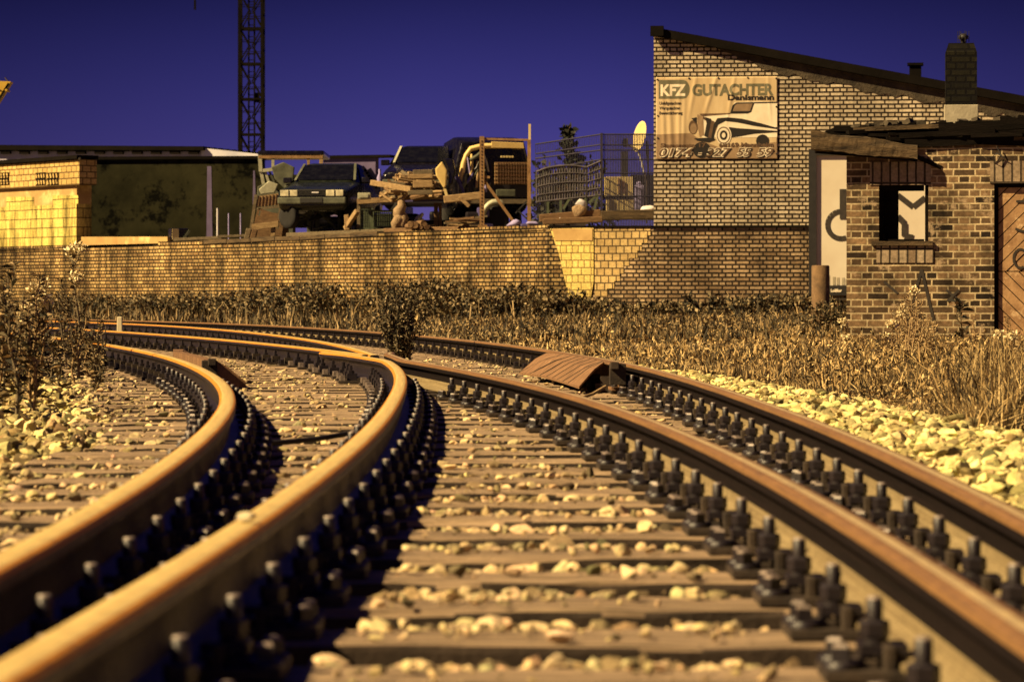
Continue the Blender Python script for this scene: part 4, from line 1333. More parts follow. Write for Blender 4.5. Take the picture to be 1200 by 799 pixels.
# loose wire hanging under the eaves
wv_ = [sz(1168, 172), sz(1173, 182), sz(1168, 190), sz(1160, 186), sz(1168, 180), sz(1178, 186)]
MB().tube([(p[0], -0.05, p[1]) for p in wv_], 0.008, 5).build('loose_wire', M['black_metal'], sroot)
# chimney
ch = empty('chimney', SF.pt(0, 0)); ch.parent = None
CF = Face(SF.pt(0, 1.7), BA)
c0, zc0 = CF.sz(1108, 123); c1, zc1 = CF.sz(1145, 50); _, zcb = CF.sz(1108, 134); _, zct = CF.sz(1108, 62)
bpy.data.objects.remove(ch)
ch = empty('chimney', (0, 0, 0)); ch.parent = sroot
cw = c1 - c0; cm = (c0 + c1) / 2
b = MB(); b.box((cm, 1.7 + cw / 2, (zc0 + zct) / 2), (cw, cw, zct - zc0)); b.build('stack', M['sooty'], ch)
b = MB(); b.box((cm, 1.7 + cw / 2, (zct + zc1) / 2), (cw + 0.0, cw, zc1 - zct - 0.004), None, 0, 0.80); b.build('crown', M['sooty'], ch)
b = MB(); b.box((cm, 1.7 + cw / 2, (zc0 + zcb) / 2 - 0.06), (cw + 0.03, cw + 0.03, zc0 - zcb + 0.118)); b.build('chimney_base', M['concrete'], ch, bevel=0.01)
b = MB(); b.box((cm, 1.7 + cw / 2, 2.70), (cw + 0.012, cw + 0.012, 0.36)); b.build('chimney_foot', M['sooty'], ch)
b = MB()
zc = zc1
b.lathe((cm + 0.03, 1.7 + cw / 2, zc), [(0.03, 0), (0.03, 0.05), (0.062, 0.06), (0.062, 0.10), (0.02, 0.13)], 10)
for k in range(6): b.beam((cm + .03 + .07 * math.cos(k), 1.7 + cw / 2 + .07 * math.sin(k), zc + .02), (cm + .03 + .07 * math.cos(k), 1.7 + cw / 2 + .07 * math.sin(k), zc + .16), 0.008)
b.build('cowl', M['black_metal'], ch)

# bollard
yb_ = 45.0
x0, _, zb_ = P(961.5, 384, yb_); _, _, zt_ = P(961.5, 311, yb_)
m = MB(); m.lathe((0, 0, 0), [(0.128, -0.3), (0.128, zt_ - zb_ - 0.015), (0.115, zt_ - zb_)], 20)
o = m.build('bollard', M['bollard'], loc=(x0, yb_, zb_)); tag(o, 'stout rusty concrete bollard standing left of the ruined shed', 'bollard')

# ================================================================== LEFT SIDE: outbuilding, parapet, mouldy wall, hall
def wl(u, v): return W.sz(u, v)
r_ = W.sz(97, 187); l_s = 30.0
oroot = empty('block_outbuilding', W.O, WA, 'bright yellow block outbuilding with honeycomb vents on top of the wall', 'outbuilding')
sR, zR = W.sz(97, 187); sR2, _ = W.sz(90, 250)
def wprism(pts, y0, y1, name, mat, par):
    return MB().prism(pts, y0, y1, 'XZ').build(name, mat, par)
zA = 1.90; zB_ = W.sz(90, 239)[1]; zC = W.sz(90, 217)[1]; zD = W.sz(97, 187)[1]
wprism([(sR2, zA), (l_s, zA), (l_s, zB_), (sR2, zB_)], -0.42, 0.012, 'lower_wall', M['block_lower'], oroot)
wprism([(sR2, zB_ + .001), (l_s, zB_ + .001), (l_s, zC), (sR2, zC)], -0.42, 0.0, 'render_band', M['ochre_render'], oroot)
# broken upper edge of the block facing
for (ua, ub, va) in ((8, 40, 231), (62, 92, 229), (-60, -10, 230)):
    sa, sb = W.sz(ub, 240)[0], W.sz(ua, 240)[0]
    wprism([(sa, zB_ + .002), (sb, zB_ + .002), (sb, W.sz(ua, va)[1]), (sa, W.sz(ub, va)[1])], 0.001, 0.013, 'block_facing', M['block_lower'], oroot)
wprism([(sR, zC + .001), (l_s, zC + .001), (l_s, zD), (sR, zD)], -0.40, 0.10, 'upper_wall', M['block_upper'], oroot)
for (ua, ub) in ((46, 58), (59, 73), (1, 15), (-60, -30)):
    sa, sb = W.sz(ub, 207)[0], W.sz(ua, 207)[0]
    za, zb2 = W.sz(ub, 217)[1], W.sz(ub, 202)[1]
    ven = empty('vent_grille', (0, 0, 0)); ven.parent = oroot
    wprism([(sa, za), (sb, za), (sb, zb2), (sa, zb2)], 0.101, 0.108, 'void', M['black_beam'], ven)
    q = MB(); nk = 4
    for k in range(nk):
        for r2 in range(2):
            cx = sa + (sb - sa) * (k + 0.5) / nk; cz = za + (zb2 - za) * (r2 + 0.5) / 2
            q.box((cx, 0.118, cz), ((sb - sa) / nk * 0.45, 0.02, (zb2 - za) * 0.36), Matrix.Rotation(R(18), 3, 'Y'))
    q.build('honeycomb', M['block_upper'], ven)
m = MB(); m.box(((sR + l_s) / 2, -0.12, zD + 0.06), (l_s - sR + 0.06, 0.62, 0.09)); m.build('roof', M['roof_dark'], oroot)
m = MB()
rt = random.Random(8)
for i in range(60): m.lathe((sR + i * (l_s - sR) / 60 + rt.uniform(-.05, .05), 0.10, zD + 0.0), [(0.05, -0.02), (0.06, 0.01), (0.02, 0.03 + rt.uniform(0, .03))], 6)
tag(m.build('moss', M['mortar_smear'], oroot), kind='stuff')

# low ochre parapet on the wall
sa, sb = W.sz(197, 285)[0], W.sz(96, 285)[0]
m = MB(); m.prism([(sa, 1.885), (sb, 1.885), (sb, W.sz(97, 277.5)[1]), (sa, W.sz(196, 277.5)[1])], -0.30, 0.02, 'XZ')
o = m.build('parapet', M['ochre_render'], loc=W.O, rz=WA); tag(o, 'low ochre rendered parapet on the wall right of the yellow outbuilding', 'parapet')

# mouldy dark wall
DWF = Face(P(308, 300, 83.0), R(180 - 6))
s0, _ = DWF.sz(308, 230); s1, _ = DWF.sz(60, 230); zt = DWF.sz(200, 187)[1]
root = empty('rendered_wall', DWF.O, DWF.a, 'big dark mouldy rendered wall between the outbuilding and the scrapyard', 'wall')
MB().prism([(s0, 1.6), (s1, 1.6), (s1, zt), (s0, zt)], -0.3, 0, 'XZ').build('wall_face', M['dark_render'], root)
MB().box(((s0 + s1) / 2, -0.1, zt + 0.04), (s1 - s0, 0.34, 0.08)).build('coping', M['roof_dark'], root)
for (ua, ub, va, vb) in ((242, 249, 195, 278), (99, 105, 222, 278), (296, 300, 200, 240)):
    a0, a1 = DWF.sz(ub, va)[0], DWF.sz(ua, va)[0]
    MB().prism([(a0, DWF.sz(ua, vb)[1]), (a1, DWF.sz(ua, vb)[1]), (a1 - .02, DWF.sz(ua, va)[1]), (a0 + .03, DWF.sz(ua, va)[1])], 0.001, 0.008, 'XZ').build('lilac_stain', M['lilac_render'], root)

# large hall far behind
HF = Face((-10, 112.0), R(180 - 14))
hroot = empty('warehouse', HF.O, R(180 - 14), 'long flat roofed warehouse with pale fascia far behind the yard', 'warehouse')
hl, hr = HF.sz(-90, 170)[0], HF.sz(236, 170)[0]
zf = lambda u, v: HF.sz(u, v)[1]
hs = lambda u: HF.sz(u, 180)[0]
MB().prism([(hr, 1.0), (hl, 1.0), (hl, zf(0, 176)), (hr, zf(230, 178))], -0.3, 0.0, 'XZ').build('wall', M['white_render'], hroot)
MB().prism([(hr - .15, zf(235, 176.6)), (hl, zf(0, 175)), (hl, zf(0, 168.5)), (hr - .15, zf(235, 172))], -8, 0.22, 'XZ').build('roof', M['roof_dark'], hroot)
for i, u in enumerate(range(-80, 236, 22)):
    MB().box((hs(u), 0.09, zf(u, 178.5)), (0.36, 0.16, 0.14)).build('rafter_end', M['black_beam'], hroot)
MB().prism([(hs(312), zf(305, 184)), (hs(236), zf(236, 184)), (hs(236), zf(236, 173.5)), (hs(312), zf(312, 181.5))], -1, 0.02, 'XZ').build('corrugated_roof', M['roof_light'], hroot)
m = MB()
for u in range(240, 312, 8): m.box((hs(u), -0.2, zf(u, 173.2 + (u - 236) * 0.106)), (0.13, 0.3, 0.09))
m.build('ridge_clips', M['black_beam'], hroot)
MB().prism([(hs(458), zf(458, 184.5)), (hs(300), zf(300, 187.5)), (hs(300), zf(300, 183.5)), (hs(458), zf(458, 181.5))], -0.5, 0.10, 'XZ').build('eaves', M['roof_dark'], hroot)
MB().prism([(hs(440), 1.0), (hs(379), 1.0), (hs(379), zf(379, 185)), (hs(440), zf(440, 185))], -0.4, 0, 'XZ').build('gable_wall', M['lilac_render'], hroot)

# yard level behind the walls (raised ground)
yp = []
for s in (-0.1, 34.0): yp.append(W.pt(s, 0.25) if W.pt(s, 0.25).y > W.pt(s, 0).y else W.pt(s, -0.25))
yv = [(0.95, 64.35, 1.9), (2.7, 63.3, 1.9), (3.2, 72, 1.9), (9, 150, 1.9), (-60, 150, 1.9), (yp[1].x, yp[1].y, 1.9), (yp[0].x, yp[0].y, 1.9)]
me = bpy.data.meshes.new('yard_ground'); me.from_pydata(yv, [], [tuple(range(len(yv)))]); me.materials.append(M['yard'])
o = bpy.data.objects.new('yard_ground', me); COL.objects.link(o); tag(o, kind='structure')

# ================================================================== CRANES
yc = 244.0
xL, xR = P(281.5, 0, yc).x, P(308, 0, yc).x
cx = (xL + xR) / 2; cw = xR - xL
croot = empty('tower_crane', (cx, yc, 1.9), R(0), 'dark lattice tower crane mast rising behind the flat roofs', 'crane')
H = 30.0
for sx in (-1, 1):
    for sy in (-1, 1):
        MB().box((sx * cw / 2, sy * cw / 2, H / 2), (0.20, 0.20, H)).build('mast_leg', M['crane_metal'], croot)
sec = 2.72
m_ = MB(); m2 = MB()
k = 0; z = 0.3
while z < H - 0.2:
    z2 = z + sec
    m_ = MB()
    for sy in (-1, 1):
        y = sy * cw / 2
        m_.beam((-cw / 2, y, z), (cw / 2, y, z), 0.14)
        m2.beam((-cw / 2, y, z), (0.35 * sy * 0 - 0.12, y, z + sec / 2), 0.09); m2.beam((-0.12, y, z + sec / 2), (-cw / 2, y, z2), 0.09)
        m2.beam((cw / 2, y, z), (0.12, y, z + sec / 2), 0.09); m2.beam((0.12, y, z + sec / 2), (cw / 2, y, z2), 0.09)
        for q in (0.33, 0.66): m2.beam((-cw / 2, y, z + sec * q), (cw / 2, y, z + sec * q), 0.045)
    for sx in (-1, 1):
        x = sx * cw / 2
        m_.beam((x, -cw / 2, z), (x, cw / 2, z), 0.12)
        m2.beam((x, -cw / 2, z), (x, cw / 2, z2), 0.08)
    m_.build('mast_frame', M['crane_metal'], croot)
    z = z2
m2.build('lattice', M['crane_metal'], croot)
l = MB()
for sx in (-1, 1): l.beam((sx * 0.22, 0.1, 0), (sx * 0.22, 0.1, H), 0.13)
for z in np.arange(0.3, H, 0.45): l.beam((-0.22, 0.1, z), (0.22, 0.1, z), 0.06)
l.build('ladder', M['crane_metal'], croot)
MB().box((0.45, -0.3, P(0, 115, yc).z - 1.9), (0.38, 0.3, 0.75)).build('junction_box', M['crane_metal'], croot)
j = MB()
for (dy, dz) in ((-0.5, 0), (0.5, 0), (0, 0.9)): j.beam((-16, dy, H + .2 + dz), (12, dy, H + .2 + dz), 0.14)
for i in range(28): j.beam((-16 + i, -0.5, H + .2), (-15 + i, 0.0, H + 1.1), 0.07); j.beam((-15 + i, 0.0, H + 1.1), (-15 + i, 0.5, H + .2), 0.07)
j.build('jib', M['crane_metal'], croot)
xr = P(228.5, 0, yc).x - cx; zr = P(228, 12, yc).z - 1.9
MB().tube([(xr, 0, H + .2), (xr, 0, zr + 0.5)], 0.07, 6).build('hoist_rope', M['crane_metal'], croot)
MB().box((xr, 0, zr + 0.35), (0.16, 0.14, 0.7)).build('hook_block', M['crane_metal'], croot)

yb2 = 130.0
root = empty('mobile_crane', P(-60, 200, yb2) - Vector((0, 0, 0)), 0, 'yellow boom tip of a mobile crane at the left picture edge', 'crane')
o0 = P(-60, 200, yb2)
def q_(u, v): return P(u, v, yb2) - o0
m = MB(); pa = [q_(14, 96.5), q_(-6, 95.5), q_(-62, 205), q_(-52, 210), q_(-2, 122)]
m.prism([(p.x, p.z) for p in pa], -0.35, 0.35, 'XZ'); m.build('boom', M['yellow_paint'], root)
m = MB(); m.prism([(q_(4, 107).x, q_(4, 107).z), (q_(-6, 102).x, q_(-6, 102).z), (q_(-6, 108).x, q_(-6, 108).z)], -0.37, 0.37, 'XZ'); m.build('boom_opening', M['black_metal'], root)
m = MB(); m.tube([q_(9.5, 96), q_(7.5, 93.5), q_(6, 91)], 0.03, 5); m.build('antenna', M['wire'], root)
m = MB(); m.lathe(q_(8.8, 106.5), [(0.05, -0.4), (0.05, 0.4)], 8, axis='Y'); m.build('sheave', M['yellow_paint'], root)
m = MB(); m.beam(q_(12, 98.5) + Vector((0, -0.3, 0)), q_(-4, 124) + Vector((0, -0.3, 0)), 0.10); m.build('hoist_rope', M['black_metal'], root)
m = MB(); m.box((0.2, 0, -1.2), (2.4, 2.4, 3.6)); m.box((0.2, 0, -3.3), (6, 2.6, 1.0)); m.build('undercarriage', M['yellow_paint'], root, bevel=0.05)

# ================================================================== SCRAPYARD
YZ = 1.90


def wheel(parent, loc, r=0.30, wdt=0.18, name='wheel', rz=0.0):
    w_ = empty(name, loc, rz); w_.parent = parent
    MB().lathe((0, 0, 0), [(r * .62, -wdt / 2), (r * .94, -wdt / 2), (r, -wdt * .3), (r, wdt * .3), (r * .94, wdt / 2), (r * .62, wdt / 2)], 24, axis='X').build('tyre', M['rubber'], w_)
    h = MB(); h.lathe((0, 0, 0), [(r * .61, -wdt * .45), (r * .55, -wdt * .42), (r * .2, -wdt * .36), (r * .16, wdt * .36), (r * .55, wdt * .42), (r * .61, wdt * .45)], 24, axis='X')
    for k in range(8):
        a = k * PI / 4
        h.box((-wdt * .44, r * .4 * math.cos(a), r * .4 * math.sin(a)), (0.012, .05, .05))
    h.build('rim', M['hub'], w_)
    return w_


# stations: y, half width low, zlow, half width belt, zbelt, half width top, ztop
def car_body(parent, st, mat, name='body', cabin=(), smooth=True, glass=None):
    b = MB(); V = []
    for (y, wl_, zl, wm, zm, wb, zb, wt, zt) in st:
        half = [(wl_ * .92, zl), (wl_, zl + .06), (wm, zm), (wb, zb), (wt, zt - .02), (wt * .82, zt)]
        for x, z in half: V.append((x, y, z))
        for x, z in reversed(half): V.append((-x, y, z))
    k = 12; fs = []; ms = []
    for i in range(len(st) - 1):
        for j in range(k):
            j2 = (j + 1) % k
            fs.append((i * k + j, i * k + j2, (i + 1) * k + j2, (i + 1) * k + j))
    b.add(V, fs, 0, True)
    b.add(V[:k], [tuple(reversed(range(k)))], 0); b.add(V[-k:], [tuple(range(k))], 0)
    o = b.build(name, mat, parent)
    bm = bmesh.new(); bm.from_mesh(o.data); bmesh.ops.remove_doubles(bm, verts=bm.verts, dist=1e-4)
    bmesh.ops.recalc_face_normals(bm, faces=bm.faces); bm.to_mesh(o.data); bm.free()
    md = o.modifiers.new('bevel', 'BEVEL'); md.width = 0.03; md.segments = 2; md.angle_limit = R(30)
    return o


SALOON = [(-2.12, .70, .34, .76, .50, .74, .62, .70, .66), (-2.04, .78, .24, .82, .50, .80, .66, .76, .72), (-1.5, .80, .22, .85, .55, .82, .76, .74, .82),
          (-0.78, .81, .22, .86, .58, .83, .86, .72, .93), (-0.76, .81, .22, .86, .58, .83, .88, .70, .95), (-0.18, .81, .22, .86, .58, .82, .90, .60, 1.36),
          (0.20, .81, .22, .86, .58, .82, .90, .60, 1.40), (0.95, .81, .22, .86, .58, .82, .92, .58, 1.37), (1.50, .80, .24, .85, .58, .81, .92, .68, .98), (2.05, .78, .28, .82, .58, .78, .86, .70, .92), (2.18, .72, .36, .76, .56, .72, .72, .66, .80)]


def saloon(name, loc, rz, mat, label, wheels=True, lights=True):
    root = empty(name, loc, rz, label, 'car', 'wrecked cars in the scrapyard')
    car_body(root, SALOON, mat)
    # windscreen: a pane set just proud of the slope between bonnet and roof
    def ws(t, x):      # t 0 bottom .. 1 top
        return (x, -0.755 + 0.56 * t - 0.012, 0.955 + 0.40 * t + 0.012)
    pane = MB()
    a = [ws(.04, -.66), ws(.04, .66), ws(.95, .56), ws(.95, -.56)]
    pane.add(a + [(p[0], p[1] + .02, p[2] - .02) for p in a], [(0, 1, 2, 3), (7, 6, 5, 4), (0, 4, 5, 1), (1, 5, 6, 2), (2, 6, 7, 3), (3, 7, 4, 0)])
    pn = pane.build('windscreen', M['glass'], root)
    for s in (-1, 1):
        sw = MB()
        q = [(s * .832, -0.60, .925), (s * .832, 0.95, .955), (s * .625, 0.85, 1.30), (s * .645, -0.12, 1.30)]
        qq = [(p[0] + s * .012, p[1], p[2]) for p in q]
        sw.add(q + qq, [(0, 1, 2, 3), (7, 6, 5, 4), (0, 4, 5, 1), (1, 5, 6, 2), (2, 6, 7, 3), (3, 7, 4, 0)])
        sw.build('side_window', M['glass'], root)
        m = MB(); m.box((s * .93, -0.55, .98), (.20, .09, .13)); m.build('mirror', M['car_black'], root, bevel=.02)
        # pillar strip; its pale tone on the black car paints a highlight
        m = MB(); p0 = Vector(ws(0, s * .70)); p1 = Vector(ws(1, s * .60)); m.beam(p0, p1, .055, .03); m.build('pillar', M['hub'] if mat is M['car_black'] else M['car_green'], root)
    if lights:
        for s in (-1, 1):
            m = MB(); m.box((s * .53, -2.13, .63), (.40, .06, .14)); h_ = m.build('headlight', M['lamp_glass'], root, bevel=.015)
            m = MB(); m.box((s * .53, -2.165, .63), (.02, .012, .13)); m.build('lens_divider', M['grille'], h_)
        g = MB()
        for k in range(5): g.box((0, -2.12, .585 + k * .026), (.62, .05, .012))
        g.box((0, -2.10, .64), (.62, .04, .15)); g.build('grille', M['grille'], root)
        m = MB(); m.box((.08, -2.155, .645), (.16, .012, .03)); m.build('badge_strip', M['pale_metal'], root)
    m = MB(); m.box((0, -2.10, .46), (1.58, .20, .15)); bp_ = m.build('bumper', M['car_green'], root, bevel=.03)
    m = MB(); m.box((0, -2.205, .47), (.52, .012, .11)); m.build('number_plate_holder', M['grille'], bp_)
    if wheels:
        for s in (-1, 1): wheel(root, (s * .74, 1.30, .30))
        wheel(root, (-.56, -1.98, .10), .27, .16, 'wheel', R(58)); wheel(root, (.74, -1.35, .20), .29)
    return root


y1 = 73.6
p = P(389, 258, y1)
base1 = 2.32
car1 = saloon('wrecked_car', (p.x, y1, base1), R(-9), M['car_dark'], 'dark saloon car raised on stands, headlights facing the camera')
# stands under the first car
for i, (u, yy) in enumerate(((341, 73.0), (362, 72.8), (372, 72.8), (398, 72.8), (424, 73.4))):
    q = P(u, 262, yy)
    m = MB(); m.box((0, 0, 0.30), (.09, .12, .60)); m.box((0, 0, 0.01), (.26, .26, .04)); m.box((0, 0, .595), (.16, .16, .03))
    o = m.build('axle_stand', M['car_green'], loc=(q.x, yy, YZ))
    tag(o, ['greenish axle stand under the raised saloon, leftmost of the five', 'greenish axle stand under the saloon beside its hanging wheel', 'greenish axle stand under the saloon, middle one of the five',
            'greenish axle stand under the saloon below the number plate', 'greenish axle stand under the saloon, rightmost of the five'][i], 'axle stand', 'axle stands under the raised saloon')
# tangle hanging under the bumper
for i in range(9):
    rt = random.Random(40 + i); q = P(rt.uniform(350, 428), rt.uniform(243, 262), 72.5)
    m = MB(); m.tube([q + Vector((rt.uniform(-.3, .3), rt.uniform(-.2, .2), rt.uniform(-.3, .3))) for _ in range(4)], .035, 6)
    if i == 0: tang = empty('axle_scrap', (0, 0, 0), 0, 'dark tangle of axle and hose scrap under the raised saloon', 'scrap')
    m.build('scrap_rod', M['bolt'] if i % 3 else M['car_green'], tang)

# gutted van shell behind the first car
yv = 78.0
p0 = P(306, 262, yv); 
root = empty('gutted_van', (P(343, 262, yv).x, yv, YZ + 0.25), R(0), 'gutted van shell with flat dark roof behind the raised saloon', 'van')
wv = (P(382, 0, yv).x - P(305, 0, yv).x); zt = P(0, 178, yv).z - YZ - 0.25
m = MB(); m.box((0, 0.6, zt - .06), (wv, 2.6, .12)); m.build('roof', M['car_black'], root, bevel=.04)
m = MB(); m.box((0, -0.72, zt - .16), (wv * .97, .06, .07)); m.build('roof_rail', M['rusty'], root)
for s, mt in ((-1, 'hub'), (1, 'pale_wood')):
    m = MB(); x = s * wv / 2 * .93
    m.beam((x, -0.7, zt - .12), (x - .02 * s, -0.7, zt - .52), .09); m.beam((x - s * .02, -.7, zt - .5), (x - s * .32, -.7, zt - .46), .08); m.beam((x - s * .32, -.7, zt - .5), (x - s * .32, -.7, zt - .14), .07)
    m.build('window_frame', M[mt], root)
for k in range(3):
    m = MB(); m.beam((-wv / 2 * .9 + k * .1, -.68, zt - .5), (-wv / 2 * .6 + k * .25, -.66, 0.3), .08 - .015 * k); m.build('pillar', M['hub'] if k < 2 else M['car_green'], root)
m = MB(); m.box((0.05, 0.4, zt * .40), (wv * .92, 2.2, zt * .62)); m.build('body', M['dark_render'], root, bevel=.05)
m = MB(); m.prism([(-wv / 2, zt * .2), (-wv / 2 + .5, zt * .1), (-wv / 2 + .62, zt * .45), (-wv / 2 + .3, zt * .62), (-wv / 2 + .02, zt * .56)], -1.0, -.72, 'XZ'); m.build('torn_wing', M['car_green'], root, bevel=.02)
# scrap panels left of the saloon
for i, (poly, mt, lab) in enumerate((
        ([(303, 222), (315, 212), (326, 216), (322, 226), (306, 228)], 'hub', 'crumpled pale wing panel on the wooden trolley'),
        ([(318, 196), (332, 190), (345, 196), (343, 216), (334, 222), (322, 210)], 'car_green', 'faded green car door leaning beside the raised saloon'),
        ([(334, 216), (347, 214), (347, 226), (341, 236), (335, 238), (332, 226)], 'car_green', 'torn green wing panel hanging left of the saloon headlight'))):
    yy = 74.4 - .6 * i
    pts = [P(u, v, yy) for u, v in poly]
    m = MB(); m.prism([(q.x, q.z) for q in pts], yy, yy + .10, 'XZ')
    o = m.build('torn_sheet_metal', M[mt], bevel=.02); tag(o, lab, 'scrap')

# wooden trolley / bench frame tilted
yy = 74.0
root = empty('wooden_trolley', P(314, 275, yy), 0, 'broken wooden trolley with slatted back left of the saloon', 'trolley')
o_ = P(314, 275, yy)
L_ = lambda u, v, dy=0: P(u, v, yy) - o_ + Vector((0, dy, 0))
m = MB(); pts = [L_(302, 230), L_(331, 226), L_(329, 240), L_(300, 243)]; m.prism([(q.x, q.z) for q in pts], 0, .06, 'XZ'); bk = m.build('back_panel', M['pale_wood'], root)
for k in range(7):
    a = L_(304 + k * 4, 230 - k * .5); c = L_(302.5 + k * 4, 242 - k * .4)
    MB().beam(a + Vector((0, -.012, 0)), c + Vector((0, -.012, 0)), .02, .014).build('slat_joint', M['brown_wood'], bk)
for nm, a, c, wd_, mt in (('post', (300, 228), (294, 270), .07, 'grey_wood'), ('post', (331, 228), (325, 268), .06, 'grey_wood'), ('rail', (299, 245), (330, 242), .05, 'grey_wood'), ('brace', (303, 245), (334, 256), .05, 'brown_wood'),
                          ('back_post', (303, 246), (299, 262), .05, 'brown_wood'), ('rail', (298, 262), (328, 258), .07, 'brown_wood')):
    MB().beam(L_(*a), L_(*c), wd_).build(nm, M[mt], root)
m = MB(); pts = [L_(296, 263, -.3), L_(327, 259, -.3), L_(327, 266, -.3), L_(296, 270, -.3)]; m.prism([(q.x, q.z) for q in pts], -.3, -.1, 'XZ'); m.build('seat_board', M['pale_wood'], root)
m = MB(); m.beam(L_(321, 266, -.2), L_(320.5, 280, -.2), .10); m.build('leg', M['pale_wood'], root)
m = MB(); m.beam(L_(299, 269, -.2), L_(297, 280, -.2), .09); m.build('leg', M['brown_wood'], root)
m = MB(); m.prism([(L_(304, 247).x, L_(304, 247).z), (L_(328, 250).x, L_(328, 250).z), (L_(332, 268).x, L_(332, 268).z), (L_(301, 262).x, L_(301, 262).z)], .35, .42, 'XZ'); m.build('rear_boards', M['brown_wood'], root)
MB().box((0.15, 0.5, 0.2), (.9, .4, .5)).build('load_box', M['brown_wood'], root)

# boards lying on the wall top
def wallY(u):
    t, _ = W.sz(u, 300); return W.O.y + W.d.y * t


def plank(label, ua, va, ub, vb, yy, wv_, hh, mt, name='plank', cat='plank', grp=None):
    ya = max(yy, wallY(ua) + wv_ * .75 + .08) if ua < 640 else yy; yb_ = max(yy, wallY(ub) + wv_ * .75 + .08) if ub < 640 else yy
    a = P(ua, va, ya); c = P(ub, vb, yb_); mid = (a + c) / 2
    m = MB(); m.beam(a - mid, c - mid, wv_, hh)
    o = m.build(name, M[mt], loc=mid, bevel=min(hh, wv_) * .12); return tag(o, label, cat, grp)


plank('long grey plank lying on the wall top below the raised saloon', 340, 275.5, 470, 270, 70.4, .35, .09, 'grey_wood')
plank('long brown plank lying on the wall top under the timber rack', 455, 270.5, 560, 267.5, 67.5, .35, .10, 'brown_wood')
plank('thin grey plank on the wall top between parapet and trolley', 205, 281, 262, 278.5, 75.3, .3, .07, 'grey_wood')
plank('short grey plank on the wall top left of the trolley', 255, 277.5, 295, 276, 74.2, .3, .06, 'grey_wood')
plank('short board leaning on the trolley leg, lighter of two', 289, 281, 292, 268, 73.2, .12, .22, 'grey_wood')
plank('short board leaning on the trolley leg, darker of two', 296, 281, 299, 269, 73.0, .12, .20, 'brown_wood')
# box with pale side near the parapet
yy = 75.6; q = P(209, 282, yy)
root = empty('scrap_box', q, R(20), 'small dark box with one pale side beside the ochre parapet', 'box')
MB().box((0, 0, .15), (.42, .3, .28)).build('casing', M['car_black'], root, bevel=.02); MB().box((-.11, -.155, .15), (.16, .02, .26)).build('pale_side', M['cab_yellow'], root)
m = MB(); m.beam((.05, -.2, .0), (.22, -.22, .24), .05); m.build('strut', M['car_green'], root)
for i, u in enumerate((255, 268, 282)):
    a = P(u, 278, 76.5); hz = (P(u, 244 if i == 0 else 250, 76.5).z - a.z)
    m = MB(); m.tube([(0, 0, -.1), (0, 0, hz)], .018 if i else .026, 6)
    o = m.build('metal_stake', M['pale_metal'] if i == 0 else M['lilac_cloth'], loc=(a.x, a.y, a.z))
    tag(o, ['pale metal stake before the mouldy wall, tallest of three', 'thin lilac stake before the mouldy wall, middle of three', 'thin lilac stake before the mouldy wall, nearest the trolley'][i], 'stake', 'stakes before the mouldy wall')

# --- timber rack with mesh crates under it
yy = 70.1
o_ = P(452, 272, yy)
root = empty('timber_rack', o_, 0, 'timber rack with thick beam carrying split logs before the second car', 'rack')
L_ = lambda u, v, dy=0: P(u, v, yy) - o_ + Vector((0, dy, 0))
for nm, a, c, wv_, hv_, mt, dy in (('beam', (419, 236.5), (466, 233.5), .5, .11, 'pale_wood', 0), ('beam', (464, 235), (523, 233), .5, .09, 'blue_metal', .02), ('post', (420.5, 232), (420.5, 268), .07, .07, 'grey_wood', -.1), ('post', (511, 238), (511, 268), .09, .09, 'brown_wood', -.1), ('post', (516, 238), (516, 268), .07, .07, 'rusty', -.05), ('rail', (497, 265), (512, 265), .06, .06, 'pale_wood', 0)):
    m = MB(); m.beam(L_(*a, dy), L_(*c, dy), wv_, hv_); m.build(nm, M[mt], root)
plank('pale board leaning at the left end of the timber rack', 405, 268, 419, 247, 69.0, .10, .10, 'pale_wood')
plank('pale short post under the leaning board left of the rack', 406, 252, 407, 270, 68.9, .10, .13, 'pale_wood')


def wire_crate(label, u0, u1, v0, v1, yy, nx, nz, mt, frame_w=.05, name='wire_crate', depth=.7):
    a = P(u0, v1, yy); c = P(u1, v0, yy); w_ = c.x - a.x; h = c.z - a.z
    root = empty(name, a, 0, label, 'crate', 'wire crates in the scrapyard')
    for nm, x, y in (('post', 0, 0), ('post', w_, 0), ('post', 0, depth), ('post', w_, depth)):
        MB().box((x, y, h / 2), (frame_w, frame_w, h)).build(nm, M[mt], root)
    for y, nm in ((0, 'mesh_panel'), (depth, 'mesh_panel')):
        m = MB()
        for z in (0.02, h - .02): m.box((w_ / 2, y, z), (w_ - frame_w, frame_w * .8, frame_w * .8))
        for i in range(1, nx): m.box((w_ * i / nx, y, h / 2), (.014, .014, h - .06))
        for k in range(1, nz): m.box((w_ / 2, y + .014, h * k / nz), (w_ - frame_w, .012, .014))
        m.build(nm, M[mt], root)
    return root


wire_crate('narrow green wire crate under the left end of the timber rack', 420, 434, 243, 269, 70.0, 6, 7, 'wire_green', .045)
wire_crate('wider green wire crate under the timber rack', 436, 461, 246, 267, 70.2, 10, 3, 'wire_green', .04)
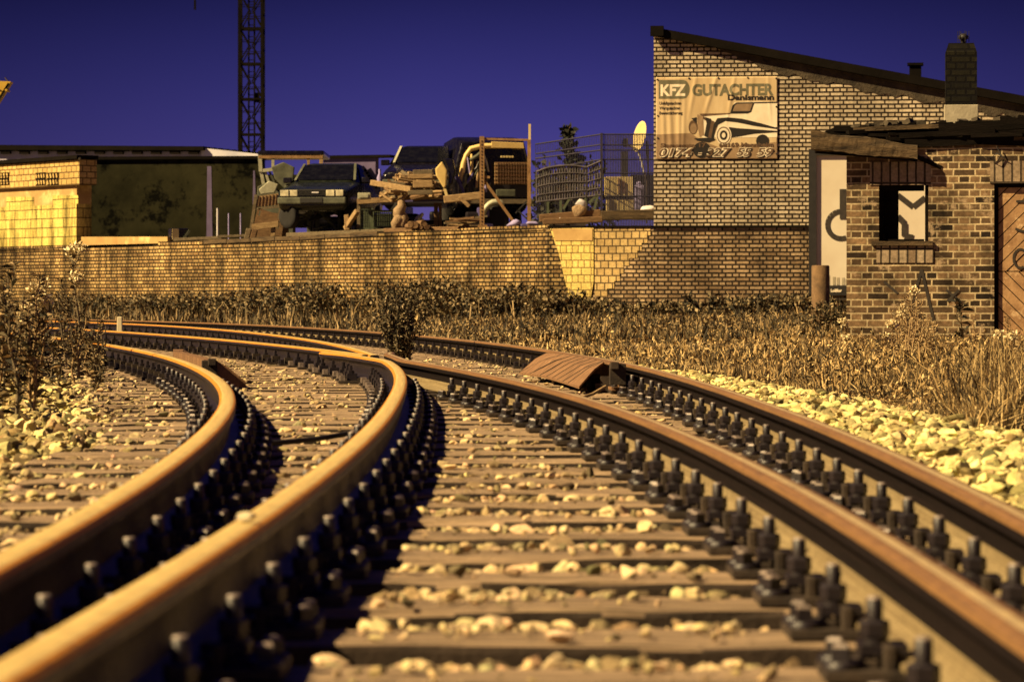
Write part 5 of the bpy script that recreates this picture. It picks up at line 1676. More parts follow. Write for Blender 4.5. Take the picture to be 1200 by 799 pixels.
# hanging sack
yy = 69.0
m = MB()
o_ = P(469, 268, yy)
for (a, c, r0, r1) in (((470, 236), (468, 252), .10, .14), ((468, 250), (464, 268), .13, .09), ((470, 250), (474, 268), .12, .08)):
    A = P(*a, yy) - o_; C = P(*c, yy) - o_
    m.tube([A, A.lerp(C, .35) + Vector((.03, -.05, 0)), A.lerp(C, .7) + Vector((-.02, -.04, 0)), C], [r0 * .8, r0, (r0 + r1) / 2 * 1.1, r1], 9)
o = m.build('cloth_sack', M['tarp'], loc=o_); tag(o, 'crumpled pale brown cloth hanging below the timber rack', 'cloth')
yy = 69.2; o_ = P(488, 266, yy); m = MB()
m.tube([P(486, 265, yy) - o_, P(490, 256, yy) - o_, P(496, 250, yy) - o_], [.05, .07, .03], 7); m.tube([P(491, 266, yy) - o_, P(495, 256, yy) - o_], [.06, .04], 7)
o = m.build('bent_pipe', M['hub'], loc=o_); tag(o, 'bent pale green pipe under the timber rack', 'pipe')
# heap of logs: each a log of its own
rt = random.Random(77)
LG = 'split logs stacked on the timber rack'
for i in range(80):
    u = rt.uniform(452, 505); row = rt.random()
    vtop = np.interp(u, [440, 455, 470, 505], [226, 218, 207, 204])
    v = vtop + (233 - vtop) * row; yy = rt.uniform(69.3, 70.4)
    if u > 478: ang_, ln = rt.uniform(-.12, .12), rt.uniform(.5, .95)
    else: ang_, ln = rt.uniform(-.8, .8), rt.uniform(.15, .4)
    r_ = rt.uniform(.025, .06)
    yaw = rt.uniform(-.9, .9)
    d = Vector((math.cos(ang_) * math.cos(yaw), math.sin(yaw), math.sin(ang_))) * ln / 2
    m = MB(); m.tube([-d, Vector((0, 0, rt.uniform(-.02, .02))), d], [r_, r_ * 1.05, r_ * .9], rt.choice([4, 5, 6]), smooth=False)
    o = m.build('log', M[rt.choice(['pale_wood', 'pale_wood', 'brown_wood', 'grey_wood'])], loc=P(u, v, yy))
    tag(o, 'rough split log lying in the heap on the timber rack', 'log', LG)
plank('long pale pole sticking out left from the log heap', 435, 214, 482, 222, 68.6, .10, .12, 'pale_wood', 'pole', 'pole')
for i, (v, mt) in enumerate(((202, 'grey_wood'), (207, 'pale_wood'), (216, 'pale_wood'), (226, 'grey_wood'))):
    plank(['dull green board topmost in the pile before the second car', 'pale board second from the top of the pile before the second car', 'wide pale board in the middle of the log pile', 'grey board lowest in the log pile before the second car'][i], 484 - 6 * (i % 2), v, 507, v - .5, 68.5, .12, .10 + .06 * (i == 2), mt)
# logs on the wall top
for i in range(14):
    q = P(480 + rt.uniform(0, 18), rt.uniform(261, 267), 68.0); m = MB(); r_ = rt.uniform(.04, .065); m.lathe((0, 0, 0), [(r_, -.2), (r_, .2)], 8, axis='Y')
    o = m.build('log', M['brown_wood'], loc=q, rz=rt.uniform(-.5, .5)); tag(o, 'small log end lying on the wall top under the rack', 'log', 'small logs on the wall top')
for i in range(12):
    a = rt.uniform(524, 552); yy = rt.uniform(67.3, 67.9); q = P(a, rt.uniform(256, 265), yy); m = MB(); l_ = rt.uniform(.4, .8); m.beam((-l_ / 2, 0, 0), (l_ / 2, rt.uniform(-.1, .1), rt.uniform(-.06, .1)), rt.uniform(.06, .12), .04)
    o = m.build('scrap_board', M[rt.choice(['pale_wood', 'brown_wood', 'grey_wood'])], loc=q); tag(o, 'short board in the heap on the wall top left of the steel frame', 'board', 'short boards on the wall top')
# dark machine part with ribs between the cars
yy = 72.0; o_ = P(440, 222, yy); m = MB()
pa = P(430, 200, yy) - o_; pb = P(447, 226, yy) - o_
m.beam(pa, pb, .22)
for k in range(8):
    q = pa.lerp(pb, k / 8); m.box(q + Vector((-.05, -.1, .03)), (.14, .1, .07), Matrix.Rotation(R(50), 3, 'Y'))
o = m.build('ribbed_scrap', M['car_black'], loc=o_); tag(o, 'black ribbed machine part leaning between the two dark cars', 'scrap')
m = MB(); m.box((0, 0, 0), (.28, .3, .14)); m.box((0, -.16, .0), (.2, .02, .09)); o = m.build('scrap_box', M['hub'], loc=P(427, 230, 69.4), bevel=.015); tag(o, 'small grey green box on the left end of the timber rack', 'box')
m = MB(); m.lathe((0, 0, 0), [(.05, 0), (.07, .1), (.03, .2), (.03, .3)], 8); o = m.build('plastic_bottle', M['lilac_cloth'], loc=P(445, 214, 71.0)); tag(o, 'small pinkish bottle on top of the junk between the cars', 'bottle')

# --- second car, on top of the load
y2 = 72.4
car2 = saloon('wrecked_car', (P(500, 200, y2).x, y2 + 1.1, P(0, 172, y2).z - 1.32), R(-5), M['car_black'], 'black car raised behind the heap of split logs', True, False)
for s in (-1, 1):
    m = MB(); m.box((s * .7, .8, -.36), (.3, 1.8, .72)); m.build('crushed_underside', M['car_black'], car2)
m = MB(); m.box((0, -1.3, .2), (1.7, 1.6, .5)); m.build('crushed_front', M['bolt'], car2, bevel=.05)
for k in range(7):
    m = MB(); m.box((-.6 + k * .2, -2.0, .62 + .05 * (k % 2)), (.15, .2, .13 + .05 * (k % 3))); m.build('engine_scrap', M['car_green'] if k % 3 == 0 else M['bolt'], car2, bevel=.02)

# --- third vehicle: stripped estate shell with pale frame, facing camera slightly left
y3 = 69.5
zc = P(0, 160, y3).z
ox = P(572, 200, y3).x
root = empty('stripped_van', (ox + .10, y3, YZ), R(9), 'stripped dark van shell with pale window frame behind the rusty steel frame', 'van')
root.scale = (.86, 1, 1)
Ht = zc - YZ
ST = [(0.0, .92, .75, 1.02, 1.05, 1.0, 1.45, .80, Ht - .13), (0.35, .94, .6, 1.05, 1.05, 1.02, 1.5, .86, Ht - .02), (1.2, .94, .5, 1.05, 1.05, 1.02, 1.5, .86, Ht + .04), (2.6, .94, .5, 1.05, 1.05, 1.02, 1.5, .84, Ht), (3.1, .9, .6, 1.0, 1.05, .98, 1.45, .72, Ht - .2)]
car_body(root, ST, M['car_black'], 'body_shell').modifiers['bevel'].width = 0.11
# windscreen opening: dark recess + pale frame
m = MB(); m.prism([(-.80, 1.30), (.86, 1.30), (.72, Ht - .28), (-.66, Ht - .28)], -.030, -.012, 'XZ'); m.build('windscreen_void', M['glass'], root)
m = MB(); m.tube([(-.84, -.05, 1.15), (-.82, -.06, 1.32), (-.77, -.07, 1.62), (-.70, -.07, Ht - .42), (-.58, -.06, Ht - .28), (-.3, -.06, Ht - .22), (.4, -.06, Ht - .20), (.72, -.06, Ht - .24)], [.05, .075, .065, .055, .06, .06, .06, .05], 8); m.build('windscreen_frame', M['car_yellow'], root)
m = MB(); m.prism([(-.05, Ht - .26), (.80, Ht - .27), (.78, Ht - .14), (-.05, Ht - .12)], -.12, -.08, 'XZ'); m.build('roof_edge_panel', M['car_yellow'], root, bevel=.01)
for (x0, z0, x1, z1, r_, mt) in ((-.62, 1.25, -.56, Ht - .4, .035, 'car_yellow'), (-.45, 1.1, -.42, Ht - .55, .04, 'pale_wood'), (-.7, 1.2, -.5, 1.5, .04, 'blue_metal'), (-.85, 1.0, -.72, 1.4, .06, 'car_green'), (-.75, .85, -.95, 1.35, .05, 'blue_metal'), (-.6, 1.7, -.3, Ht - .35, .05, 'car_green')):
    m = MB(); m.tube([(x0, -.12, z0), ((x0 + x1) / 2 + .03, -.16, (z0 + z1) / 2), (x1, -.1, z1)], r_, 6); m.build('torn_strut', M[mt], root)
m = MB(); m.prism([(-.9, .9), (.9, .9), (.9, 1.28), (-.9, 1.28)], -.08, -.01, 'XZ'); m.build('front_bulkhead', M['bolt'], root)
rad = empty('radiator_grille', (0, 0, 0)); rad.parent = root
m = MB(); m.prism([(.02, 1.17), (.92, 1.17), (.92, 1.66), (.02, 1.66)], -.20, -.16, 'XZ'); m.build('backing', M['brown_wood'], rad)
for k in range(6):
    m = MB(); m.box((.47, -.225, 1.215 + k * .08), (.92, .045, .045)); m.build('slat', M['pale_wood'] if k % 2 else M['rusty'], rad)
m = MB()
for k in range(1, 13): m.box((.02 + .90 * k / 13, -.255, 1.415), (.010, .012, .48))
m.build('wire_bars', M['brown_wood'], rad)
m = MB(); m.box((.0, -.2, .80), (1.95, .10, .10)); m.build('cross_member', M['grey_wood'], root)
m = MB(); m.box((.30, -.22, .98), (.5, .06, .16)); m.build('lamp_unit', M['car_green'], root, bevel=.02)
for k in range(5):
    m = MB(); m.box((.20 + k * .07, -.18, 1.78), (.05, .03, .04)); m.build('badge_piece', M['cab_yellow'], root)
wheel(root, (.02, -.25, .34), .36, .2, 'wheel', R(80))
wheel(root, (.95, 1.9, .34), .36, .2); wheel(root, (-.95, 1.9, .34), .36, .2)
m = MB(); m.prism([(.5, 1.50), (2.4, 1.50), (2.3, Ht - .16), (.62, Ht - .18)], -1.055, -1.04, 'YZ'); m.build('side_window', M['glass'], root)
m = MB(); m.tube([(-.93, .1, 1.47), (-.99, .5, 1.50), (-1.03, 2.4, 1.50)], .025, 6); m.build('highlight_trim', M['hub'], root)  # pale strip added as a painted sunlit highlight
m = MB()
arc = [(-.38 * math.cos(R(a)) + .02, -.42, .34 + .44 * math.sin(R(a))) for a in range(-30, 130, 15)]
m.tube(arc, [.05] + [.07] * (len(arc) - 2) + [.04], 6); m.build('wheel_arch', M['hub'], root)
for (x, z, mt) in ((-.2, .2, 'lilac_cloth'), (.45, .22, 'lilac_cloth'), (.8, .2, 'blue_metal'), (-.6, .45, 'bolt'), (-.3, .55, 'blue_metal')):
    m = MB(); m.box((x, -.3, z), (.3, .2, .22)); m.build('chassis_piece', M[mt], root, bevel=.04)
rv = random.Random(88)
for i in range(16):
    x0 = rv.uniform(-.72, -.12); z0 = rv.uniform(.95, 1.5); q0 = Vector((x0, rv.uniform(-.14, -.05), z0)); q1 = q0 + Vector((rv.uniform(-.15, .2), rv.uniform(-.08, .05), rv.uniform(.1, .45)))
    m = MB(); m.tube([q0, q0.lerp(q1, .5) + Vector((rv.uniform(-.06, .06), -.03, 0)), q1], [rv.uniform(.015, .04), rv.uniform(.02, .05), .015], 6); m.build('torn_strip', M[rv.choice(['car_green', 'blue_metal', 'pale_metal', 'bolt', 'car_yellow', 'lilac_cloth', 'bolt', 'hub'])], root)
# car-shaped blocks added as dark backing where shade lies behind the rack
for i, (u, v, yy, rz_, lab) in enumerate(((452, 268, 73.6, .1, 'added black car-shaped backing for the dark behind the timber rack'), (545, 266, 71.6, -.1, 'added black car-shaped backing for the dark beneath the stripped van'), (408, 270, 76.2, .0, 'added black car-shaped backing for the dark behind the raised saloon'))):
    q = P(u, v, yy); root_ = empty('dark_backing_car', (q.x, yy, YZ), rz_, lab, 'car', 'wrecked cars in the scrapyard')
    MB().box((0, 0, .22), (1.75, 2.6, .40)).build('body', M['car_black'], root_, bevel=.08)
    MB().box((0, .2, .52), (1.5, 1.6, .22)).build('backing_top', M['car_black'], root_, bevel=.07)
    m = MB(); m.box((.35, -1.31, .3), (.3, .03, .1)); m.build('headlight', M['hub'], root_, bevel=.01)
# bent pale bonnet left of the van
yy = 69.0; o_ = P(517, 236, yy)
root = empty('bent_car_flank', o_, 0, 'bent pale yellow sheet of car body hanging left of the stripped van', 'scrap')
pl = [(518, 189), (524, 200), (523, 219), (520, 221), (511, 206), (510, 198)]
m = MB(); m.prism([((P(u, v, yy) - o_).x, (P(u, v, yy) - o_).z) for u, v in pl], -.05, .03, 'XZ'); m.build('skin', M['car_yellow'], root, bevel=.03)
m = MB(); m.prism([((P(u, v, yy) - o_).x, (P(u, v, yy) - o_).z) for u, v in [(519, 186), (531, 186), (534, 200), (530, 216), (525, 218), (526, 200)]], .0, .2, 'XZ'); m.build('inner_frame', M['car_black'], root, bevel=.03)
m = MB(); m.beam(P(521, 221, yy) - o_, P(524, 232, yy) - o_, .06); m.build('hinge_arm', M['cab_yellow'], root)
plank('pale board sticking out below the pale van window frame', 538, 231, 550, 242, 67.6, .07, .08, 'pale_wood')
plank('brown cross plank in front of the stripped van', 520, 234, 565, 229, 68.0, .2, .16, 'pale_wood')

# --- rusty steel frame
yy = 66.9; o_ = P(592, 268, yy)
root = empty('steel_frame', o_, 0, 'rusty upright steel frame with diagonal brace standing on the wall top', 'steel frame')
L_ = lambda u, v: P(u, v, yy) - o_
for nm, a, c, wd_, mt in (('post', (564.8, 160), (564.8, 268), .10, 'rusty'), ('post', (620, 164), (620, 266), .075, 'rusty'), ('post_extension', (620.6, 145.5), (620.6, 164), .05, 'cab_yellow'), ('top_rail', (566, 163), (620, 164.2), .045, 'rusty'),
                          ('cross_rail', (566.6, 207), (574, 208), .05, 'rusty'), ('diagonal_brace', (567.5, 212), (604, 263), .06, 'rusty'), ('foot', (560, 267), (571, 267), .12, 'rusty'), ('rail', (606, 246), (619, 258), .03, 'grille'), ('rail', (619, 234), (604, 250), .03, 'grille')):
    MB().beam(L_(*a), L_(*c), wd_).build(nm, M[mt], root)
m = MB()
for k in range(26):
    v = 166 + k * 3.9
    q = L_(564.8, v); m.lathe(q + Vector((0, -.052, 0)), [(.018, -.004), (.018, .004)], 6, axis='Y')
m.build('bolt_holes', M['bolt'], root.children[0])

# --- mesh fence and curved wire gate in front of the building
yF = 66.6
fr = empty('mesh_fence', P(730, 268, yF), 0, 'tall dark wire mesh fence between scrapyard and building', 'fence')
o_ = P(730, 268, yF)
L_ = lambda u, v: P(u, v, yF) - o_
m = MB()
for i in range(34): 
    u = 706 + (768 - 706) * i / 33; m.tube([L_(u, 157), L_(u, 268)], .011, 4, cap=False)
for v in (157.5, 170, 176, 187, 203, 230, 250): m.tube([L_(705, v), L_(768, v)], .014, 4)
m.build('mesh_panel', M['wire_dark'], fr)
MB().beam(L_(705, 156), L_(705, 268), .05).build('post', M['wire_dark'], fr)
m = MB()
A, B_ = (628, 166), (705, 158)
for i in range(40):
    t = i / 39; u = 628 + 77 * t; m.tube([L_(u, 166 - 8 * t) + Vector((0, 1.2 * (1 - t), 0)), L_(u, 262) + Vector((0, 1.2 * (1 - t), 0))], .005, 4, cap=False)
for va, vb in ((166, 157.5), (177.5, 169.5), (183, 176), (198, 187), (220, 203)):
    m.tube([L_(628, va) + Vector((0, 1.2, 0)), L_(705, vb)], .016, 4)
m.build('mesh_panel', M['wire_dark'], fr)
# crates of bent wire mesh
root = empty('wire_gate', P(665, 262, 65.6), 0, 'arched wire mesh gate panels leaning inside the fence', 'gate')
o_ = P(665, 262, 65.6)
L_ = lambda u, v: P(u, v, 65.6) - o_
topv = lambda u: np.interp(u, [628, 640, 655, 672, 687, 704], [202, 197, 194.5, 194, 196.5, 189])
botv = lambda u: np.interp(u, [628, 704], [237, 229])
for (u0, u1) in ((629, 686.5), (688, 704)):
    m = MB()
    n = int((u1 - u0) / 3)
    for i in range(n + 1):
        u = u0 + (u1 - u0) * i / n; m.tube([L_(u, topv(u)), L_(u, botv(u))], .016, 4, cap=False)
    for k in (0, .22, .5, .78, 1.0):
        m.tube([L_(u, topv(u) * (1 - k) + botv(u) * k) + Vector((0, -.01, 0)) for u in np.linspace(u0, u1, 10)], .022 if k in (0, 1.0) else .014, 4)
    m.build('mesh_panel', M['wire'], root)
for (a, c) in (((642, 236), (642, 250)), ((657, 234), (657, 250)), ((686, 232), (686, 248)), ((700, 230), (696, 248)), ((660, 245), (668, 232)), ((690, 238), (700, 228))):
    MB().beam(L_(*a), L_(*c), .05).build('stand', M['wire_green'], root)
# planks under the gate
plank('long brown board lying under the wire gate, upper one', 632, 256, 704, 250, 65.4, .2, .16, 'brown_wood')
plank('long brown board lying under the wire gate, lower one', 636, 260, 706, 257, 65.2, .2, .12, 'brown_wood')
plank('dark beam lying along the wall under the yellow cabinet', 704, 253, 766, 251, 65.2, .2, .20, 'old_beam')
for i, (u, v, r_, mt, lab) in enumerate(((681, 238, .13, 'pale_metal', 'white lump of scrap plastic under the wire gate'), (677, 247, .17, 'tarp', 'brown cloth bundle under the wire gate'), (656, 262, .09, 'pale_metal', 'small white canister on the wall top left of the gate planks'),
                                          (677, 263, .12, 'pale_metal', 'white rag on the wall top under the brown bundle'), (762, 246, .14, 'pale_metal', 'small white box beside the building corner'), (603, 262, .10, 'lilac_cloth', 'lilac bag behind the diagonal brace'),
                                          (626, 262, .10, 'lilac_cloth', 'lilac bag right of the steel frame'))):
    q = P(u, v, 65.3); V_, Fc_ = stone_variants(i + 1, 2)[i]
    m = MB(); m.add([tuple(np.array(p_) * r_ * np.array([1.3, .8, 1.1])) for p_ in V_], [tuple(f) for f in Fc_], 0, True)
    o = m.build('scrap_bundle', M[mt], loc=q); tag(o, lab, 'bundle')
# yellow cabinet
yy = 67.6; a = P(709, 251, yy); c = P(742, 207, yy); w_ = c.x - a.x; h_ = c.z - a.z
root = empty('metal_cabinet', ((a.x + c.x) / 2, yy, a.z), 0, 'cream sheet metal cabinet behind the dark mesh fence', 'cabinet')
MB().box((0, .3, h_ * .72), (w_, .55, h_ * .55)).build('upper_door', M['cab_yellow'], root, bevel=.015)
MB().box((0.02, .3, h_ * .21), (w_, .57, h_ * .40)).build('lower_door', M['cab_yellow'], root, bevel=.015)
MB().box((0, .28, h_ * .43), (w_ * 1.02, .55, .04)).build('gap_strip', M['black_beam'], root)
m = MB(); m.box((-.0, .012, h_ * .75), (.05, .03, h_ * .40)); m.box((.10, .012, h_ * .72), (.04, .03, h_ * .30)); m.build('rust_hole', M['ramp_rust'], root)
MB().box((.12, .3, h_ * 1.0 + .28), (.14, .14, .55)).build('flue', M['black_metal'], root)
q = P(749, 232, 67.5)
m = MB(); m.box((0, 0, 0), (.22, .2, .55)); m.box((0, 0, .31), (.12, .1, .1)); o = m.build('gas_bottle', M['lilac_cloth'], loc=q, bevel=.06); tag(o, 'lilac canister between the cream cabinet and the dish pole', 'canister')
# dish
yy = 67.0; q = P(749, 160, yy)
root = empty('satellite_dish', P(757, 262, yy), 0, 'tall pale satellite dish on a thin pole beside the building', 'satellite dish')
o_ = P(757, 262, yy)
rot = Matrix.Rotation(R(-68), 3, 'Z') @ Matrix.Rotation(R(90 - 12), 3, 'X')
prof = [(0.001, .05)] + [(r_, .05 - .16 * r_ * r_) for r_ in (.06, .12, .18, .24, .30, .335)]
d = MB(); n = 28
V = []; Rr = .335
for (r_, z) in [(0.0, -.075), (.1, -.068), (.2, -.048), (.28, -.022), (.335, 0.0), (.335, -.012), (.28, -.034), (.2, -.06), (.1, -.08), (0.0, -.087)]:
    for j in range(n):
        t = 2 * PI * j / n
        V.append(rot @ Vector((r_ * math.cos(t) * .93, r_ * math.sin(t), z)))
fs = [(i * n + j, i * n + (j + 1) % n, (i + 1) * n + (j + 1) % n, (i + 1) * n + j) for i in range(9) for j in range(n)]
d.add([p_ + (q - o_) for p_ in V], fs, 0, True)
d.build('reflector', M['dish'], root)
ctr_ = q - o_
m = MB(); bt = P(748, 176, yy) - o_; fd = P(733, 170, yy) - o_ + Vector((0, -.35, 0)); m.tube([bt, fd], .022, 6); m.build('feed_arm', M['pale_metal'], root)
m = MB(); m.lathe(fd + Vector((-.02, 0, .03)), [(.045, -.09), (.06, 0), (.05, .09)], 10); m.build('feed_head', M['black_metal'], root)
m = MB(); m.tube([P(748, 178, yy) - o_, P(752, 190, yy) - o_, P(757, 214, yy) - o_, P(757.5, 262, yy) - o_], .024, 7); m.build('pole', M['pale_metal'], root)
# dark bins behind, branch
m = MB(); m.box((0, 0, .45), (.62, .5, .9)); m.box((0, 0, .94), (.68, .56, .08)); o = m.build('dark_bin', M['car_black'], loc=P(757, 258, 68.5), bevel=.03); tag(o, 'black bin behind the fence at the building corner', 'bin')
plank('dark pole leaning behind the fence against the building', 762, 250, 758, 165, 68.2, .05, .05, 'black_beam', 'pole', 'pole')

# ================================================================== VEGETATION
def leaf_cloud(n, radii, c, size, cols, seed, squash_top=1.0, stems=None, updir=0.3, holes=True):
    """n little two-triangle leaves through an uneven volume"""
    r = np.random.default_rng(seed)
    p = r.normal(size=(n * 2, 3)); p /= np.linalg.norm(p, axis=1)[:, None]
    p *= r.random((n * 2, 1)) ** 0.45
    if holes:
        ctrs = r.normal(size=(14, 3)); ctrs /= np.linalg.norm(ctrs, axis=1)[:, None]; ctrs *= r.uniform(.3, .85, (14, 1))
        dmin = np.min(np.linalg.norm(p[:, None] - ctrs[None], axis=2), 1)
        p = p[dmin < r.uniform(.30, .62, len(p))]
    p = p[:n]
    p = p * np.array(radii) + np.array(c)
    n = len(p)
    d = r.normal(size=(n, 3)); d[:, 2] += updir; d /= np.linalg.norm(d, axis=1)[:, None]
    s = np.cross(d, r.normal(size=(n, 3))); s /= np.linalg.norm(s, axis=1)[:, None]
    L = size * r.uniform(.6, 1.5, (n, 1)); Wd = L * r.uniform(.22, .4, (n, 1))
    V = np.stack([p, p + d * L * .5 + s * Wd, p + d * L, p + d * L * .5 - s * Wd], 1).reshape(-1, 3)
    Q = (np.arange(n)[:, None] * 4 + np.arange(4)[None])
    k = r.integers(0, len(cols), n); C = np.array(cols)[k] * r.uniform(.65, 1.3, (n, 1))
    return V, Q, np.repeat(C, 4, 0)


def blades(x, y, z, h, w_, cols, seed, lean=0.45):
    r = np.random.default_rng(seed); n = len(x)
    a = r.random(n) * 2 * PI; la = r.random(n) * 2 * PI
    ln = np.abs(r.normal(0, lean, n)) * h
    base = np.stack([x, y, z], 1)
    sd = np.stack([np.cos(a), np.sin(a), np.zeros(n)], 1) * w_[:, None]
    ld = np.stack([np.cos(la), np.sin(la), np.zeros(n)], 1)
    mid = base + ld * (ln * .3)[:, None] + np.array([0, 0, 1]) * (h * .55)[:, None]
    tip = base + ld * ln[:, None] + np.array([0, 0, 1]) * (h * np.sqrt(np.clip(1 - (ln / np.maximum(h, 1e-6)) ** 2 * .4, .2, 1)))[:, None]
    V = np.stack([base - sd, base + sd, mid + sd * .8, mid - sd * .8, tip], 1).reshape(-1, 3)
    i = np.arange(n)[:, None] * 5
    T = np.concatenate([i + [0, 1, 2], i + [0, 2, 3], i + [3, 2, 4]], 1).reshape(-1, 3)
    k = r.integers(0, len(cols), n); C = np.array(cols)[k] * r.uniform(.6, 1.35, (n, 1))
    return V, T, np.repeat(C, 5, 0)


STRAW = [(0.40, 0.27, 0.11), (0.28, 0.18, 0.07), (0.55, 0.40, 0.18), (0.10, 0.07, 0.03), (0.05, 0.035, 0.016), (0.03, 0.022, 0.011)]
DARK = [(0.022, 0.019, 0.010), (0.035, 0.030, 0.014), (0.012, 0.010, 0.006), (0.10, 0.078, 0.040), (0.22, 0.165, 0.085)]
MIDD = [(0.10, 0.075, 0.035), (0.20, 0.14, 0.065), (0.04, 0.03, 0.015), (0.34, 0.24, 0.115), (0.02, 0.016, 0.009), (0.015, 0.012, 0.007)]
rg = np.random.default_rng(31)


def meadow(name, n, y0, y1, xfun, hfun, wfun, cols, seed, lean=.45, keep=None):
    # constant density on the picture: sample in depth with more near the camera
    t = rg.random(n); Y = (y0 ** -0.6 + t * (y1 ** -0.6 - y0 ** -0.6)) ** (-1 / 0.6)
    lo, hi = xfun(Y); X = lo + (hi - lo) * rg.random(n)
    if keep is not None:
        k = keep(X, Y); X, Y = X[k], Y[k]
    patch = np.sin(X * 1.9 + Y * .7) + np.sin(X * .8 - Y * 1.3 + 2) + np.sin(X * 4.1 + Y * 2.3) * .6
    k = rg.random(len(X)) < (0.62 + .25 * patch)
    X, Y, patch = X[k], Y[k], patch[k]
    Z = ground_h(X, Y) - 0.01
    h = hfun(X, Y) * (0.75 + .2 * patch) * rg.uniform(.45, 1.25, len(X))
    V, T, C = blades(X, Y, Z, np.clip(h, .03, 2), wfun(Y), cols, seed, lean)
    o = np_mesh(name, V, T, M['leaf'], C); tag(o, kind='stuff'); return o


def x_dry(Y):
    off = np.interp(Y, [8, 11, 16, 22, 28, 36, 60], [1.75, 1.55, 1.25, 1.05, .85, .8, .8])
    return x_at(pD, Y) + off, np.maximum(x_at(pD, Y) + off + .5, np.interp(Y, [9, 20, 40, 64], [2.2, 4.4, 8.2, 8.8]))
def notshed(X, Y):
    s = (X - SF.O.x) * SF.d.x + (Y - SF.O.y) * SF.d.y; t = -(X - SF.O.x) * SF.d.y + (Y - SF.O.y) * SF.d.x
    inside = (s > -0.05) & (t > -0.05) & (t < 3.5)
    bs = (X - BF.O.x) * BF.d.x + (Y - BF.O.y) * BF.d.y; bt_ = -(X - BF.O.x) * BF.d.y + (Y - BF.O.y) * BF.d.x
    wy = np.interp(X, [-20, .8, 2.83, 20], [90.4, 63.9, 62.9, 61])
    return ~inside & (Y < wy - .05) & ~((bs > 0) & (bt_ > -.1))
meadow('dry_grass', 90000, 9.5, 62, x_dry, lambda X, Y: np.interp(Y, [9, 20, 30, 38, 62], [.17, .16, .15, .10, .16]), lambda Y: np.interp(Y, [9, 20, 40, 62], [.0035, .006, .010, .014]), STRAW, 1, .7, notshed)
# curved dark and mid growth in front of the walls
meadow('wall_undergrowth', 24000, 40, 92, lambda Y: (x_at(pD, Y) + .9, np.interp(Y, [40, 64, 66, 92], [8, 8.6, .3, -20])), lambda X, Y: .17 + 0.10 * (X < -2), lambda Y: .012 + .0001 * Y, MIDD, 2, .35, notshed)
def near_wall(X, Y):
    wy = np.interp(X, [-20, .8, 2.83, 20], [90.4, 63.9, 62.9, 61]); d = wy - Y
    return notshed(X, Y) & (d < 5.0) & (rg.random(len(X)) < np.exp(-d / 2.2))
meadow('tall_reeds', 16000, 57, 92, lambda Y: (x_at(pD, Y) + 1.2, np.interp(Y, [57, 64, 66, 92], [9, 9, .3, -20])), lambda X, Y: np.where(X < 0, .62, .42), lambda Y: .013 + 0 * Y, DARK + MIDD + [(0.30, .21, .10), (0.36, .26, .13)], 3, .35, near_wall)
# strip between rail A and left weeds
meadow('dry_grass', 9000, 17, 34, lambda Y: (x_at(pA, Y) - np.interp(Y, [17, 34], [4.5, 5]), x_at(pA, Y) - np.interp(Y, [17, 22, 34], [1.6, .9, .9])), lambda X, Y: .16 + 0 * X, lambda Y: .006 + 0 * Y, MIDD + STRAW[:2], 4, .5)


def litter(name, n, y0, y1, xfun, size, cols, seed, keep, hmax):
    r = np.random.default_rng(seed); t = r.random(n); Y = (y0 ** -0.6 + t * (y1 ** -0.6 - y0 ** -0.6)) ** (-1 / 0.6)
    lo, hi = xfun(Y); X = lo + (hi - lo) * r.random(n); k = keep(X, Y); X, Y = X[k], Y[k]; n = len(X)
    clump = (np.sin(X * 3.1 + Y * 1.7) + np.sin(X * 1.3 - Y * 2.1 + 1) + 2) / 4
    Z = ground_h(X, Y) + hmax * clump * r.random(n)
    p = np.stack([X, Y, Z], 1); d = r.normal(size=(n, 3)); d[:, 2] += .4; d /= np.linalg.norm(d, axis=1)[:, None]
    s_ = np.cross(d, r.normal(size=(n, 3))); s_ /= np.linalg.norm(s_, axis=1)[:, None]
    L = (size(Y) * r.uniform(.5, 1.5, n))[:, None]; Wd = L * r.uniform(.08, .24, (n, 1))
    V = np.stack([p, p + d * L * .5 + s_ * Wd, p + d * L, p + d * L * .5 - s_ * Wd], 1).reshape(-1, 3)
    C = np.array(cols)[r.integers(0, len(cols), n)] * r.uniform(.6, 1.3, (n, 1))
    return tag(np_mesh(name, V, np.arange(n)[:, None] * 4 + np.arange(4)[None], M['leaf'], np.repeat(C, 4, 0)), kind='stuff')


litter('ground_weeds', 62000, 44, 92, lambda Y: (x_at(pD, Y) + 1.0, np.interp(Y, [44, 64, 66, 92], [8, 8.6, .3, -20])), lambda Y: .055 + 0 * Y, MIDD + DARK[:4] + [(.30, .21, .10), (.36, .26, .13)], 43, notshed, .17)
litter('ground_weeds', 80000, 10, 62, x_dry, lambda Y: .018 + .0008 * Y, STRAW, 41, notshed, .17)


def shrub(label, loc, rad, n, size, cols, seed, grp, name='shrub', stems=6):
    root = empty(name, loc, 0, label, 'shrub', grp)
    V, Q, C = leaf_cloud(n, rad, (0, 0, rad[2] * .92), size, cols, seed)
    V[:, 2] = np.maximum(V[:, 2], 0.0)
    np_mesh('foliage', V, Q, M['leaf'], C, parent=root)
    r = random.Random(seed); m = MB()
    for _ in range(stems):
        a = r.random() * 6.28; q = r.uniform(.2, .8)
        m.tube([(0.1 * math.cos(a) * rad[0], 0.1 * math.sin(a) * rad[1], -.05), (q * .5 * math.cos(a) * rad[0], q * .5 * math.sin(a) * rad[1], rad[2] * .9), (q * math.cos(a) * rad[0], q * math.sin(a) * rad[1], rad[2] * 1.75)], [.014, .010, .004], 5)
    m.build('stems', M['brown_wood'], root)
    return root


